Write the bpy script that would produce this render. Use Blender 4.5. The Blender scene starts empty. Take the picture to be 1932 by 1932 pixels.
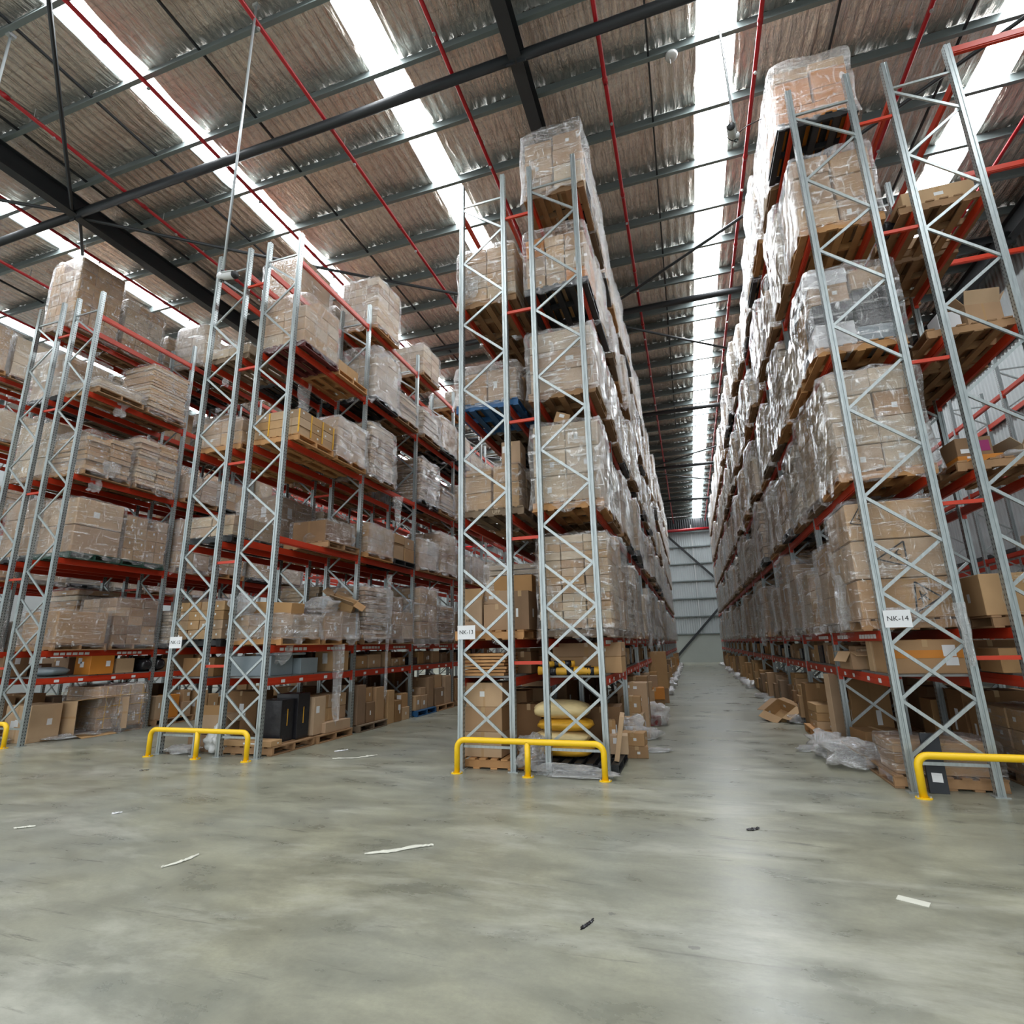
import bpy, math, random
from mathutils import Vector, Matrix, noise
PI = math.pi
scene = bpy.context.scene
C = scene.collection
random.seed(7)

# ------------------------------------------------------------------ camera
CAMH, YAW, PITCH, ROLL, FPX = 1.8018, -0.3081, 0.2421, -0.021, 1018.58
cam_d = bpy.data.cameras.new('camera')
cam_d.sensor_width = 36.0
cam_d.lens = FPX / 1932.0 * 36.0
cam_d.clip_start, cam_d.clip_end = 0.05, 300
cam = bpy.data.objects.new('camera', cam_d)
C.objects.link(cam)
_f = Vector((math.sin(YAW) * math.cos(PITCH), math.cos(YAW) * math.cos(PITCH), math.sin(PITCH)))
_r0 = Vector((math.cos(YAW), -math.sin(YAW), 0))
_u0 = _r0.cross(_f)
_r = math.cos(ROLL) * _r0 + math.sin(ROLL) * _u0
_u = -math.sin(ROLL) * _r0 + math.cos(ROLL) * _u0
M = Matrix(((_r.x, _u.x, -_f.x, 0), (_r.y, _u.y, -_f.y, 0), (_r.z, _u.z, -_f.z, CAMH), (0, 0, 0, 1)))
cam.matrix_world = M
scene.camera = cam

# ------------------------------------------------------------------ light
SKYLIGHT_STRENGTH = 20.0
WORLD_STRENGTH = 1.5
w = bpy.data.worlds.new('daylight')
scene.world = w
w.use_nodes = True
bg = w.node_tree.nodes['Background']
bg.inputs[0].default_value = (0.93, 0.97, 1.0, 1)
bg.inputs[1].default_value = WORLD_STRENGTH
cy = scene.cycles
cy.max_bounces, cy.diffuse_bounces, cy.glossy_bounces = 5, 3, 2
cy.transmission_bounces, cy.transparent_max_bounces = 3, 8
cy.adaptive_threshold = 0.05
cy.caustics_reflective = cy.caustics_refractive = False
scene.view_settings.view_transform = 'Standard'
scene.view_settings.look = 'None'
scene.view_settings.exposure = 0.2
scene.view_settings.gamma = 1.0
scene.view_settings.use_curve_mapping = False

# ------------------------------------------------------------------ materials
MAT = {}


class NT:
    """small helper around a node tree"""
    def __init__(s, name):
        m = bpy.data.materials.new(name)
        m.use_nodes = True
        s.m, s.t = m, m.node_tree
        s.t.nodes.clear()
        s.out = s.t.nodes.new('ShaderNodeOutputMaterial')
        MAT[name] = m

    def n(s, kind, **kw):
        nd = s.t.nodes.new(kind)
        for k, v in kw.items():
            setattr(nd, k, v)
        return nd

    def set(s, nd, **kw):
        for k, v in kw.items():
            k2 = k.replace('_', ' ')
            s.put(nd.inputs[k2], v)
        return nd

    def put(s, sock, v):
        if isinstance(v, bpy.types.NodeSocket):
            s.t.links.new(v, sock)
        else:
            sock.default_value = v

    def math(s, op, a, b=0.0, c=None):
        nd = s.n('ShaderNodeMath', operation=op)
        s.put(nd.inputs[0], a)
        s.put(nd.inputs[1], b)
        if c is not None:
            s.put(nd.inputs[2], c)
        return nd.outputs[0]

    def mix(s, fac, a, b):
        nd = s.n('ShaderNodeMix', data_type='RGBA')
        s.put(nd.inputs[0], fac)
        s.put(nd.inputs[6], a)
        s.put(nd.inputs[7], b)
        return nd.outputs[2]

    def ramp(s, fac, stops, interp='LINEAR'):
        nd = s.n('ShaderNodeValToRGB')
        cr = nd.color_ramp
        cr.interpolation = interp
        while len(cr.elements) < len(stops):
            cr.elements.new(0.5)
        for e, (p, c) in zip(cr.elements, stops):
            e.position = p
            e.color = c if len(c) == 4 else (*c, 1)
        s.put(nd.inputs[0], fac)
        return nd.outputs[0]

    def noise(s, vec, scale, detail=3, rough=0.5, dist=0.0):
        nd = s.n('ShaderNodeTexNoise')
        if vec is not None:
            s.put(nd.inputs['Vector'], vec)
        nd.inputs['Scale'].default_value = scale
        nd.inputs['Detail'].default_value = detail
        nd.inputs['Roughness'].default_value = rough
        nd.inputs['Distortion'].default_value = dist
        return nd.outputs[0]

    def mapping(s, vec, scale=(1, 1, 1), rot=(0, 0, 0), loc=(0, 0, 0)):
        nd = s.n('ShaderNodeMapping')
        s.put(nd.inputs['Vector'], vec)
        nd.inputs['Scale'].default_value = scale
        nd.inputs['Rotation'].default_value = rot
        s.put(nd.inputs['Location'], loc)
        return nd.outputs[0]

    def coord(s, which='Object'):
        return s.n('ShaderNodeTexCoord').outputs[which]

    def bump(s, h, strength=0.3, dist=0.02):
        nd = s.n('ShaderNodeBump')
        s.put(nd.inputs['Height'], h)
        nd.inputs['Strength'].default_value = strength
        nd.inputs['Distance'].default_value = dist
        return nd.outputs[0]

    def principled(s, col, rough=0.5, metal=0.0, normal=None, spec=None, alpha=None):
        nd = s.n('ShaderNodeBsdfPrincipled')
        s.put(nd.inputs['Base Color'], col if isinstance(col, bpy.types.NodeSocket) else (*col, 1))
        s.put(nd.inputs['Roughness'], rough)
        s.put(nd.inputs['Metallic'], metal)
        if normal is not None:
            s.put(nd.inputs['Normal'], normal)
        if spec is not None:
            nd.inputs['Specular IOR Level'].default_value = spec
        if alpha is not None:
            s.put(nd.inputs['Alpha'], alpha)
        return nd.outputs[0]

    def done(s, sh):
        s.t.links.new(sh, s.out.inputs['Surface'])
        return s.m


def rgb(r, g, b):
    f = lambda c: (c / 255 / 12.92) if c <= 10 else ((c / 255 + 0.055) / 1.055) ** 2.4
    return (f(r), f(g), f(b))


def simple(name, col, rough=0.5, metal=0.0, var=0.12, scale=6.0, bump=0.0, spec=None, objvar=0.0):
    t = NT(name)
    co = t.coord('Object')
    nz = t.noise(co, scale, 4)
    dark = tuple(c * (1 - var) for c in col)
    lite = tuple(min(1, c * (1 + var)) for c in col)
    c = t.mix(nz, (*dark, 1), (*lite, 1))
    if objvar:
        rnd = t.n('ShaderNodeObjectInfo').outputs['Random']
        k = t.math('MULTIPLY_ADD', rnd, 2 * objvar, 1 - objvar)
        hsv = t.n('ShaderNodeHueSaturation')
        t.put(hsv.inputs['Color'], c)
        t.put(hsv.inputs['Value'], k)
        c = hsv.outputs[0]
    nrm = t.bump(nz, bump, 0.02) if bump else None
    return t.done(t.principled(c, rough, metal, nrm, spec))


def m_carton(name, a, b, tape, label_prob=0.4):
    t = NT(name)
    rnd = t.n('ShaderNodeObjectInfo').outputs['Random']
    gen = t.coord('Generated')
    obj = t.coord('Object')
    sep = t.n('ShaderNodeSeparateXYZ')
    t.put(sep.inputs[0], gen)
    gx, gy, gz = sep.outputs
    base = t.mix(rnd, (*a, 1), (*b, 1))
    r2 = t.math('FRACT', t.math('MULTIPLY', rnd, 37.7))
    r3 = t.math('FRACT', t.math('MULTIPLY', rnd, 91.3))
    r4 = t.math('FRACT', t.math('MULTIPLY', rnd, 211.1))
    nz = t.noise(t.mapping(obj, (1, 1, 1), loc=(0, 0, 0)), 3.0, 4)
    hsv = t.n('ShaderNodeHueSaturation')
    t.put(hsv.inputs['Color'], base)
    t.put(hsv.inputs['Value'], t.math('MULTIPLY_ADD', nz, 0.3, 0.85))
    t.put(hsv.inputs['Saturation'], t.math('MULTIPLY_ADD', r3, 0.3, 0.8))
    col = hsv.outputs[0]
    band = t.math('LESS_THAN', t.math('ABSOLUTE', t.math('SUBTRACT', gx, 0.5)), 0.03)
    tb = t.math('MULTIPLY', band, t.math('GREATER_THAN', r2, 0.35))
    col = t.mix(t.math('MULTIPLY', tb, 0.6), col, (*tape, 1))
    # one small printed paper label on the upright faces
    geo = t.n('ShaderNodeNewGeometry')
    sn = t.n('ShaderNodeSeparateXYZ')
    t.put(sn.inputs[0], geo.outputs['Normal'])
    upr = t.math('LESS_THAN', t.math('ABSOLUTE', sn.outputs[2]), 0.5)
    px = t.math('ABSOLUTE', t.math('SUBTRACT', gx, t.math('MULTIPLY_ADD', r2, 0.5, 0.25)))
    py = t.math('ABSOLUTE', t.math('SUBTRACT', gy, t.math('MULTIPLY_ADD', r3, 0.5, 0.25)))
    facey = t.math('GREATER_THAN', t.math('ABSOLUTE', sn.outputs[1]), 0.7)
    q = t.math('ADD', t.math('MULTIPLY', px, facey), t.math('MULTIPLY', py, t.math('SUBTRACT', 1.0, facey)))
    inx = t.math('LESS_THAN', q, 0.065)
    inz = t.math('LESS_THAN', t.math('ABSOLUTE', t.math('SUBTRACT', gz, t.math('MULTIPLY_ADD', r4, 0.35, 0.4))), 0.11)
    lab = t.math('MULTIPLY', t.math('MULTIPLY', inx, inz), t.math('MULTIPLY', upr, t.math('LESS_THAN', r4, label_prob)))
    col = t.mix(lab, col, (0.72, 0.73, 0.72, 1))
    nrm = t.bump(t.noise(obj, 9.0, 3), 0.15, 0.01)
    t.done(t.principled(col, 0.72, 0, nrm, 0.25))


m_carton('cardboard', rgb(168, 132, 94), rgb(190, 158, 120), rgb(175, 140, 95))
m_carton('cardboard_pale', rgb(180, 156, 126), rgb(198, 178, 150), rgb(190, 175, 150), 0.3)
m_carton('cardboard_dark', rgb(126, 96, 68), rgb(158, 126, 92), rgb(140, 110, 75), 0.3)
m_carton('cardboard_tagged', rgb(160, 128, 94), rgb(176, 146, 110), rgb(160, 130, 90), 0.95)
simple('orange_card', rgb(196, 124, 42), 0.6, 0, 0.1, 4)
simple('white_card', rgb(214, 214, 216), 0.6, 0, 0.05, 4)
simple('wood', rgb(152, 118, 84), 0.8, 0, 0.25, 8, 0.2, objvar=0.22)
simple('wood_grey', rgb(126, 108, 88), 0.85, 0, 0.25, 8, 0.2, objvar=0.22)
simple('wood_bright', rgb(188, 140, 90), 0.75, 0, 0.2, 8, 0.2, objvar=0.12)
simple('wood_maroon', rgb(92, 32, 30), 0.7, 0, 0.2, 8, 0.1, objvar=0.1)
simple('black_plastic', rgb(34, 36, 38), 0.45, 0, 0.2, 8, objvar=0.2)
simple('blue_plastic', rgb(40, 92, 140), 0.45, 0, 0.2, 8, objvar=0.1)
simple('green_plastic', rgb(36, 70, 58), 0.5, 0, 0.2, 8, objvar=0.1)
simple('black_sheet', rgb(38, 38, 42), 0.25, 0, 0.3, 5, 0.4)
simple('grey_tarp', rgb(128, 140, 146), 0.35, 0, 0.15, 5, 0.4)
simple('paper', rgb(226, 228, 230), 0.7, 0, 0.03, 4)
simple('scrap_paper', rgb(205, 205, 192), 0.8, 0, 0.08, 9)
simple('ink', (0.012, 0.012, 0.014), 0.6, 0, 0.0)
simple('print_brown', rgb(70, 50, 36), 0.7, 0, 0.0)
simple('magenta', rgb(150, 40, 100), 0.6, 0, 0.05)
simple('rack_orange', rgb(190, 54, 26), 0.42, 0, 0.12, 3, 0.03)
simple('rack_red', rgb(142, 28, 26), 0.45, 0, 0.12, 3, 0.03)
simple('pipe_red', rgb(158, 14, 24), 0.35, 0, 0.08, 3)
simple('guard_yellow', rgb(246, 200, 22), 0.38, 0, 0.07, 3, 0.02)
simple('sack_yellow', rgb(222, 168, 50), 0.5, 0, 0.25, 6, 0.4)
simple('dark_steel', rgb(44, 47, 50), 0.5, 0.1, 0.15, 2)
simple('purlin_steel', rgb(120, 130, 130), 0.5, 0.35, 0.18, 1.5)
simple('conduit', rgb(178, 184, 186), 0.35, 0.6, 0.08, 3)
simple('device_white', rgb(210, 212, 212), 0.4, 0, 0.04, 4)
simple('bolt_steel', rgb(190, 196, 198), 0.35, 0.7, 0.05, 4)
simple('precast', rgb(158, 164, 158), 0.8, 0, 0.08, 1.2, 0.05)
simple('wall_sheet', rgb(176, 184, 186), 0.55, 0.1, 0.06, 0.6)
simple('deck_panel', rgb(120, 122, 120), 0.6, 0.3, 0.15, 4)
simple('tape_tan', rgb(178, 146, 104), 0.3, 0, 0.05, 4)
simple('sack_cream', rgb(226, 204, 150), 0.5, 0, 0.25, 5, 0.4)
simple('bag_white', rgb(205, 208, 208), 0.3, 0, 0.12, 6, 0.5)
simple('black_plank', rgb(36, 40, 46), 0.5, 0, 0.1, 6)
simple('print_pale', rgb(196, 178, 152), 0.7, 0, 0.0)
simple('red_goods', rgb(140, 46, 44), 0.5, 0, 0.2, 6)


def m_galv():
    t = NT('galvanised')
    obj = t.coord('Object')
    nz = t.noise(t.mapping(obj, (6, 6, 1.2)), 6.0, 4)
    col = t.mix(nz, (*rgb(146, 155, 156), 1), (*rgb(194, 201, 201), 1))
    t.done(t.principled(col, 0.36, 0.6, t.bump(nz, 0.05, 0.01)))
    t = NT('post_steel')
    obj = t.coord('Object')
    nz = t.noise(t.mapping(obj, (6, 6, 1.0)), 6.0, 4)
    col = t.mix(nz, (*rgb(138, 148, 150), 1), (*rgb(190, 198, 198), 1))
    sep = t.n('ShaderNodeSeparateXYZ')
    t.put(sep.inputs[0], obj)
    # keyhole slots punched at 50 mm pitch, near both edges of the broad faces
    fz = t.math('ABSOLUTE', t.math('SUBTRACT', t.math('FRACT', t.math('MULTIPLY', sep.outputs[2], 16.0)), 0.5))
    slot = t.math('LESS_THAN', fz, 0.22)
    ax = t.math('ABSOLUTE', sep.outputs[0])
    ay = t.math('ABSOLUTE', sep.outputs[1])
    side = t.math('GREATER_THAN', ax, 0.0405)
    iny = t.math('MULTIPLY', t.math('GREATER_THAN', ay, 0.018), t.math('LESS_THAN', ay, 0.032))
    mask = t.math('MULTIPLY', t.math('MULTIPLY', slot, side), iny)
    col = t.mix(mask, col, (0.03, 0.03, 0.035, 1))
    t.done(t.principled(col, 0.34, 0.6))


m_galv()


def m_film(name, haze, gain, gloss, white=0.5):
    """clear stretch film: see-through skin, glints painted as white crease streaks, glossy highlights"""
    t = NT(name)
    obj = t.coord('Object')
    rnd = t.n('ShaderNodeObjectInfo').outputs['Random']
    off = t.n('ShaderNodeCombineXYZ')
    for i in range(3):
        t.put(off.inputs[i], t.math('MULTIPLY', rnd, 13.0 + 7 * i))
    v1 = t.mapping(obj, (1.1, 1.1, 9.0), (0.16, 0.12, 0), off.outputs[0])
    v2 = t.mapping(obj, (6.0, 6.0, 2.2), (-0.5, 0.6, 0.3), off.outputs[0])
    n1 = t.noise(v1, 2.6, 5, 0.7, 0.7)
    n2 = t.noise(v2, 1.5, 4, 0.62, 1.5)
    h = t.math('ADD', n1, t.math('MULTIPLY', n2, 0.8))
    c1 = t.n('ShaderNodeClamp')
    t.put(c1.inputs[0], t.math('MULTIPLY', t.math('SUBTRACT', n1, 0.535), 2.2 * gain))
    c2 = t.n('ShaderNodeClamp')
    t.put(c2.inputs[0], t.math('MULTIPLY', t.math('SUBTRACT', n2, 0.56), 2.0 * gain))
    crease_glint = t.n('ShaderNodeClamp')
    t.put(crease_glint.inputs[0], t.math('MAXIMUM', c1.outputs[0], c2.outputs[0]))  # white streaks along the creases stand in for bright glints
    lw = t.n('ShaderNodeLayerWeight')
    lw.inputs[0].default_value = 0.25
    nrm = t.bump(h, 1.0, 0.05)
    df = t.n('ShaderNodeBsdfDiffuse')
    t.put(df.inputs['Color'], (0.74, 0.75, 0.75, 1))
    tl = t.n('ShaderNodeBsdfTranslucent')
    t.put(tl.inputs['Color'], (0.55, 0.55, 0.54, 1))
    m0 = t.n('ShaderNodeMixShader')
    m0.inputs[0].default_value = 0.4
    t.t.links.new(df.outputs[0], m0.inputs[1])
    t.t.links.new(tl.outputs[0], m0.inputs[2])
    tr = t.n('ShaderNodeBsdfTransparent')
    m1 = t.n('ShaderNodeMixShader')
    fac = t.math('MINIMUM', t.math('ADD', t.math('MULTIPLY', crease_glint.outputs[0], white), haze), 0.85)
    t.put(m1.inputs[0], fac)
    t.t.links.new(tr.outputs[0], m1.inputs[1])
    t.t.links.new(m0.outputs[0], m1.inputs[2])
    gl = t.n('ShaderNodeBsdfGlossy')
    t.put(gl.inputs['Color'], (0.95, 0.96, 0.97, 1))
    gl.inputs['Roughness'].default_value = 0.09
    t.put(gl.inputs['Normal'], nrm)
    m2 = t.n('ShaderNodeMixShader')
    gf = t.math('MINIMUM', t.math('ADD', t.math('MULTIPLY', lw.outputs['Facing'], 0.35), t.math('ADD', gloss, t.math('MULTIPLY', crease_glint.outputs[0], 0.4))), 0.7)
    t.put(m2.inputs[0], gf)
    t.t.links.new(m1.outputs[0], m2.inputs[1])
    t.t.links.new(gl.outputs[0], m2.inputs[2])
    t.done(m2.outputs[0])


m_film('film', 0.0, 4.0, 0.06, 0.34)
m_film('film_thick', 0.03, 4.5, 0.12)
m_film('film_loose', 0.26, 4.5, 0.18)


def m_foil():
    t = NT('foil')
    obj = t.coord('Object')
    rnd = t.n('ShaderNodeObjectInfo').outputs['Random']
    nz = t.noise(t.mapping(obj, (7, 1.3, 1)), 2.2, 5, 0.6, 0.6)
    n2 = t.noise(t.mapping(obj, (1, 3, 1)), 0.7, 3)
    col = t.mix(n2, (*rgb(214, 202, 190), 1), (*rgb(238, 233, 226), 1))
    col = t.mix(t.math('MULTIPLY', rnd, 0.3), col, (*rgb(214, 186, 168), 1))
    # fine safety mesh pressed into the foil
    sep = t.n('ShaderNodeSeparateXYZ')
    t.put(sep.inputs[0], obj)
    gy = t.math('LESS_THAN', t.math('FRACT', t.math('MULTIPLY', sep.outputs[1], 3.4)), 0.05)
    col = t.mix(t.math('MULTIPLY', gy, 0.2), col, (0.2, 0.19, 0.18, 1))
    h = t.math('SUBTRACT', nz, t.math('MULTIPLY', gy, 0.15))
    t.done(t.principled(col, 0.2, 0.92, t.bump(h, 1.0, 0.05)))


m_foil()


def m_skylight():
    t = NT('skylight_sheet')
    obj = t.coord('Object')
    nz = t.noise(obj, 0.8, 3)
    e = t.n('ShaderNodeEmission')
    t.put(e.inputs[0], (0.95, 0.98, 1.0, 1))
    t.put(e.inputs[1], t.math('MULTIPLY_ADD', nz, 0.3 * SKYLIGHT_STRENGTH, 0.85 * SKYLIGHT_STRENGTH))
    t.done(e.outputs[0])


m_skylight()


def m_floor():
    t = NT('concrete_floor')
    obj = t.coord('Object')
    big = t.noise(obj, 0.35, 4, 0.55, 0.4)
    mid = t.noise(t.mapping(obj, (0.75, 1.5, 1), (0, 0, 0.12)), 1.5, 8, 0.66, 0.25)
    fine = t.noise(obj, 26, 5, 0.7)
    col = t.ramp(mid, [(0.30, rgb(107, 107, 92)), (0.48, rgb(136, 135, 117)), (0.70, rgb(162, 161, 139))])
    col = t.mix(t.math('MULTIPLY', t.ramp(big, [(0.4, (0, 0, 0)), (0.65, (1, 1, 1))]), 0.55), col, (*rgb(142, 147, 143), 1))
    col = t.mix(t.math('MULTIPLY', t.ramp(fine, [(0.35, (0, 0, 0)), (0.75, (1, 1, 1))]), 0.3), col, (*rgb(108, 109, 100), 1))
    # pale patches
    pale = t.ramp(t.noise(t.mapping(obj, (0.5, 1.3, 1), (0, 0, -0.2), (3, 1, 0)), 0.75, 8, 0.7, 0.3), [(0.52, (0, 0, 0)), (0.68, (1, 1, 1))])
    col = t.mix(t.math('MULTIPLY', pale, 0.5), col, (*rgb(196, 196, 184), 1))
    # tyre scuffs: thin streaks across the turning area
    gate = t.ramp(t.noise(t.mapping(obj, (1, 1, 1), loc=(9, 2, 0)), 0.4, 3), [(0.36, (0, 0, 0)), (0.52, (1, 1, 1))])
    for sc_, rot, thr, amt in (((0.55, 6.5, 1), -0.12, 0.60, 0.6), ((0.5, 8.0, 1), 0.35, 0.62, 0.5), ((4.0, 9.0, 1), 0.1, 0.64, 0.55)):
        sc = t.noise(t.mapping(obj, sc_, (0, 0, rot), (5, 3 + rot * 9, 0)), 1.3, 7, 0.74, 0.5)
        scm = t.ramp(sc, [(thr, (0, 0, 0)), (thr + 0.07, (1, 1, 1))])
        col = t.mix(t.math('MULTIPLY', t.math('MULTIPLY', scm, gate), amt), col, (*rgb(66, 66, 65), 1))
    # small dark spots of rubber and grime
    vor = t.n('ShaderNodeTexVoronoi')
    t.put(vor.inputs['Vector'], t.mapping(obj, (1, 1.6, 1), (0, 0, 0.4)))
    vor.inputs['Scale'].default_value = 1.3
    spot = t.math('LESS_THAN', t.math('ADD', vor.outputs['Distance'], t.math('MULTIPLY', fine, 0.12)), 0.105)
    col = t.mix(t.math('MULTIPLY', spot, 0.5), col, (*rgb(84, 84, 84), 1))
    rough = t.math('MULTIPLY_ADD', mid, 0.35, 0.14)
    t.done(t.principled(col, rough, 0, t.bump(t.math('ADD', mid, t.math('MULTIPLY', fine, 0.1)), 0.05, 0.03), 0.55))


m_floor()

# ------------------------------------------------------------------ mesh helpers


class MB:
    def __init__(s):
        s.v, s.f = [], []

    def add(s, vs, fs):
        o = len(s.v)
        s.v += [tuple(p) for p in vs]
        s.f += [tuple(i + o for i in f) for f in fs]
        return s

    def box(s, cx, cy, cz, sx, sy, sz, rz=0.0):
        c, sn = math.cos(rz), math.sin(rz)
        vs = []
        for z in (-sz / 2, sz / 2):
            for x, y in ((-sx / 2, -sy / 2), (sx / 2, -sy / 2), (sx / 2, sy / 2), (-sx / 2, sy / 2)):
                vs.append((cx + x * c - y * sn, cy + x * sn + y * c, cz + z))
        return s.add(vs, [(3, 2, 1, 0), (4, 5, 6, 7), (0, 1, 5, 4), (1, 2, 6, 5), (2, 3, 7, 6), (3, 0, 4, 7)])

    def bar(s, p, q, a, b, up=(0, 0, 1)):
        p, q = Vector(p), Vector(q)
        d = (q - p).normalized()
        u = Vector(up)
        if abs(d.dot(u)) > 0.95:
            u = Vector((0, 1, 0))
        x = d.cross(u).normalized() * (a / 2)
        y = d.cross(x.normalized()) * (b / 2)
        vs = [e + i * x + j * y for e in (p, q) for i, j in ((-1, -1), (1, -1), (1, 1), (-1, 1))]
        return s.add(vs, [(3, 2, 1, 0), (4, 5, 6, 7), (0, 1, 5, 4), (1, 2, 6, 5), (2, 3, 7, 6), (3, 0, 4, 7)])

    def tube(s, pts, r, n=8, cap=True):
        pts = [Vector(p) for p in pts]
        rings = []
        prev = None
        for i, p in enumerate(pts):
            d = (pts[min(i + 1, len(pts) - 1)] - pts[max(i - 1, 0)]).normalized()
            ref = Vector((0, 0, 1)) if abs(d.z) < 0.9 else Vector((0, 1, 0))
            if prev is None:
                x = d.cross(ref).normalized()
            else:
                x = (prev - d * prev.dot(d)).normalized()
            prev = x
            y = d.cross(x)
            rr = r[i] if isinstance(r, (list, tuple)) else r
            rings.append([p + (math.cos(2 * PI * k / n) * x + math.sin(2 * PI * k / n) * y) * rr for k in range(n)])
        o = len(s.v)
        for g in rings:
            s.v += [tuple(q) for q in g]
        for i in range(len(rings) - 1):
            for k in range(n):
                s.f.append((o + i * n + k, o + i * n + (k + 1) % n, o + (i + 1) * n + (k + 1) % n, o + (i + 1) * n + k))
        if cap:
            s.f.append(tuple(o + k for k in reversed(range(n))))
            s.f.append(tuple(o + (len(rings) - 1) * n + k for k in range(n)))
        return s

    def prism(s, prof, axis, a, b):
        """closed 2-d profile extruded along an axis (0 x, 1 y, 2 z) from a to b"""
        n = len(prof)
        vs = []
        for t in (a, b):
            for p in prof:
                v = [p[0], p[1]]
                v.insert(axis, t)
                vs.append(tuple(v))
        fs = [(i, (i + 1) % n, n + (i + 1) % n, n + i) for i in range(n)]
        fs += [tuple(reversed(range(n))), tuple(range(n, 2 * n))]
        return s.add(vs, fs)

    def mesh(s, name, mat, smooth=False):
        me = bpy.data.meshes.new(name)
        me.from_pydata(s.v, [], s.f)
        if mat:
            me.materials.append(MAT[mat])
        if smooth:
            me.polygons.foreach_set('use_smooth', [True] * len(me.polygons))
        me.update()
        return me


def obj(name, me, parent=None, loc=(0, 0, 0), rot=(0, 0, 0), scale=(1, 1, 1)):
    o = bpy.data.objects.new(name, me)
    C.objects.link(o)
    if parent is not None:
        o.parent = parent
    o.location = loc
    o.rotation_euler = rot
    o.scale = scale
    return o


def tag(o, label=None, cat=None, group=None, kind=None):
    if label:
        o['label'] = label
    if cat:
        o['category'] = cat
    if group:
        o['group'] = group
    if kind:
        o['kind'] = kind
    return o


def empty(name, loc, rz=0.0):
    o = obj(name, None, None, loc, (0, 0, rz))
    o.empty_display_size = 0.2
    return o


def chamfer_box():
    """unit box on its base with small chamfers (44 triangles)"""
    b = 0.02
    mb = MB()
    h = 0.5
    i = h - b
    V = []
    idx = {}

    def vid(p):
        k = tuple(round(c, 5) for c in p)
        if k not in idx:
            idx[k] = len(V)
            V.append(k)
        return idx[k]
    F = []
    for ax in range(3):
        for sg in (-1, 1):
            o1, o2 = (ax + 1) % 3, (ax + 2) % 3
            q = []
            for a, c in ((-1, -1), (1, -1), (1, 1), (-1, 1)):
                p = [0, 0, 0]
                p[ax], p[o1], p[o2] = sg * h, a * i, c * i
                q.append(vid(p))
            F.append(tuple(q if sg > 0 else reversed(q)))
    for ax in range(3):
        o1, o2 = (ax + 1) % 3, (ax + 2) % 3
        for a in (-1, 1):
            for c in (-1, 1):
                q = []
                for s in (-1, 1):
                    p = [0, 0, 0]
                    p[ax], p[o1], p[o2] = s * i, a * h, c * i
                    q.append(vid(p))
                for s in (1, -1):
                    p = [0, 0, 0]
                    p[ax], p[o1], p[o2] = s * i, a * i, c * h
                    q.append(vid(p))
                F.append(tuple(q if a * c < 0 else reversed(q)))
    for a in (-1, 1):
        for b2 in (-1, 1):
            for c in (-1, 1):
                t = [vid((a * h, b2 * i, c * i)), vid((a * i, b2 * h, c * i)), vid((a * i, b2 * i, c * h))]
                F.append(tuple(t if a * b2 * c > 0 else reversed(t)))
    V = [(x, y, z + 0.5) for x, y, z in V]
    return MB().add(V, F)


CB = chamfer_box()
CARTON = {}
for k in ('cardboard', 'cardboard_pale', 'cardboard_dark', 'cardboard_tagged', 'orange_card', 'white_card', 'black_sheet', 'red_goods', 'grey_tarp'):
    CARTON[k] = CB.mesh('carton_' + k, k)


def carton(name, parent, x, y, z, sx, sy, sz, mat='cardboard', rz=0.0, rx=0.0, ry=0.0):
    return obj(name, CARTON[mat], parent, (x, y, z), (rx, ry, rz), (sx, sy, sz))


# pallets: three bearers across, boards lengthways
PW = 1.165
_b = MB()
for y in (-0.55, 0.0, 0.55):
    _b.box(0, y, 0.075, PW, 0.045, 0.10)
_d = MB().box(0, 0, 0, 0.105, PW, 0.022)
TOPX = [-0.53 + i * 1.06 / 6 for i in range(7)]
BOTX = [-0.53, -0.27, 0, 0.27, 0.53]
_p = MB()
for y in (-0.55, 0.0, 0.55):
    _p.box(0, y, 0.075, PW, 0.045, 0.10)
for x in TOPX:
    _p.box(x, 0, 0.138, 0.105, PW, 0.022)
for x in BOTX:
    _p.box(x, 0, 0.013, 0.105, PW, 0.022)
PAL = {}
for k in ('wood', 'wood_grey', 'wood_bright', 'wood_maroon', 'black_plastic', 'blue_plastic', 'green_plastic'):
    PAL[k] = (_b.mesh('pallet_bearers_' + k, k), _d.mesh('pallet_board_' + k, k), _p.mesh('pallet_' + k, k))


def pallet(parent, kind, detail, loc=(0, 0, 0), rz=0.0, name='pallet'):
    if detail >= 2:
        p = obj(name, PAL[kind][0], parent, loc, (0, 0, rz))
        for x in TOPX:
            obj('deck_board', PAL[kind][1], p, (x + random.uniform(-.012, .012), random.uniform(-.006, .006), 0.138))
        for x in BOTX:
            obj('deck_board', PAL[kind][1], p, (x + random.uniform(-.012, .012), 0, 0.013))
    else:
        p = obj(name, PAL[kind][2], parent, loc, (0, 0, rz))
    return p


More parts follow.
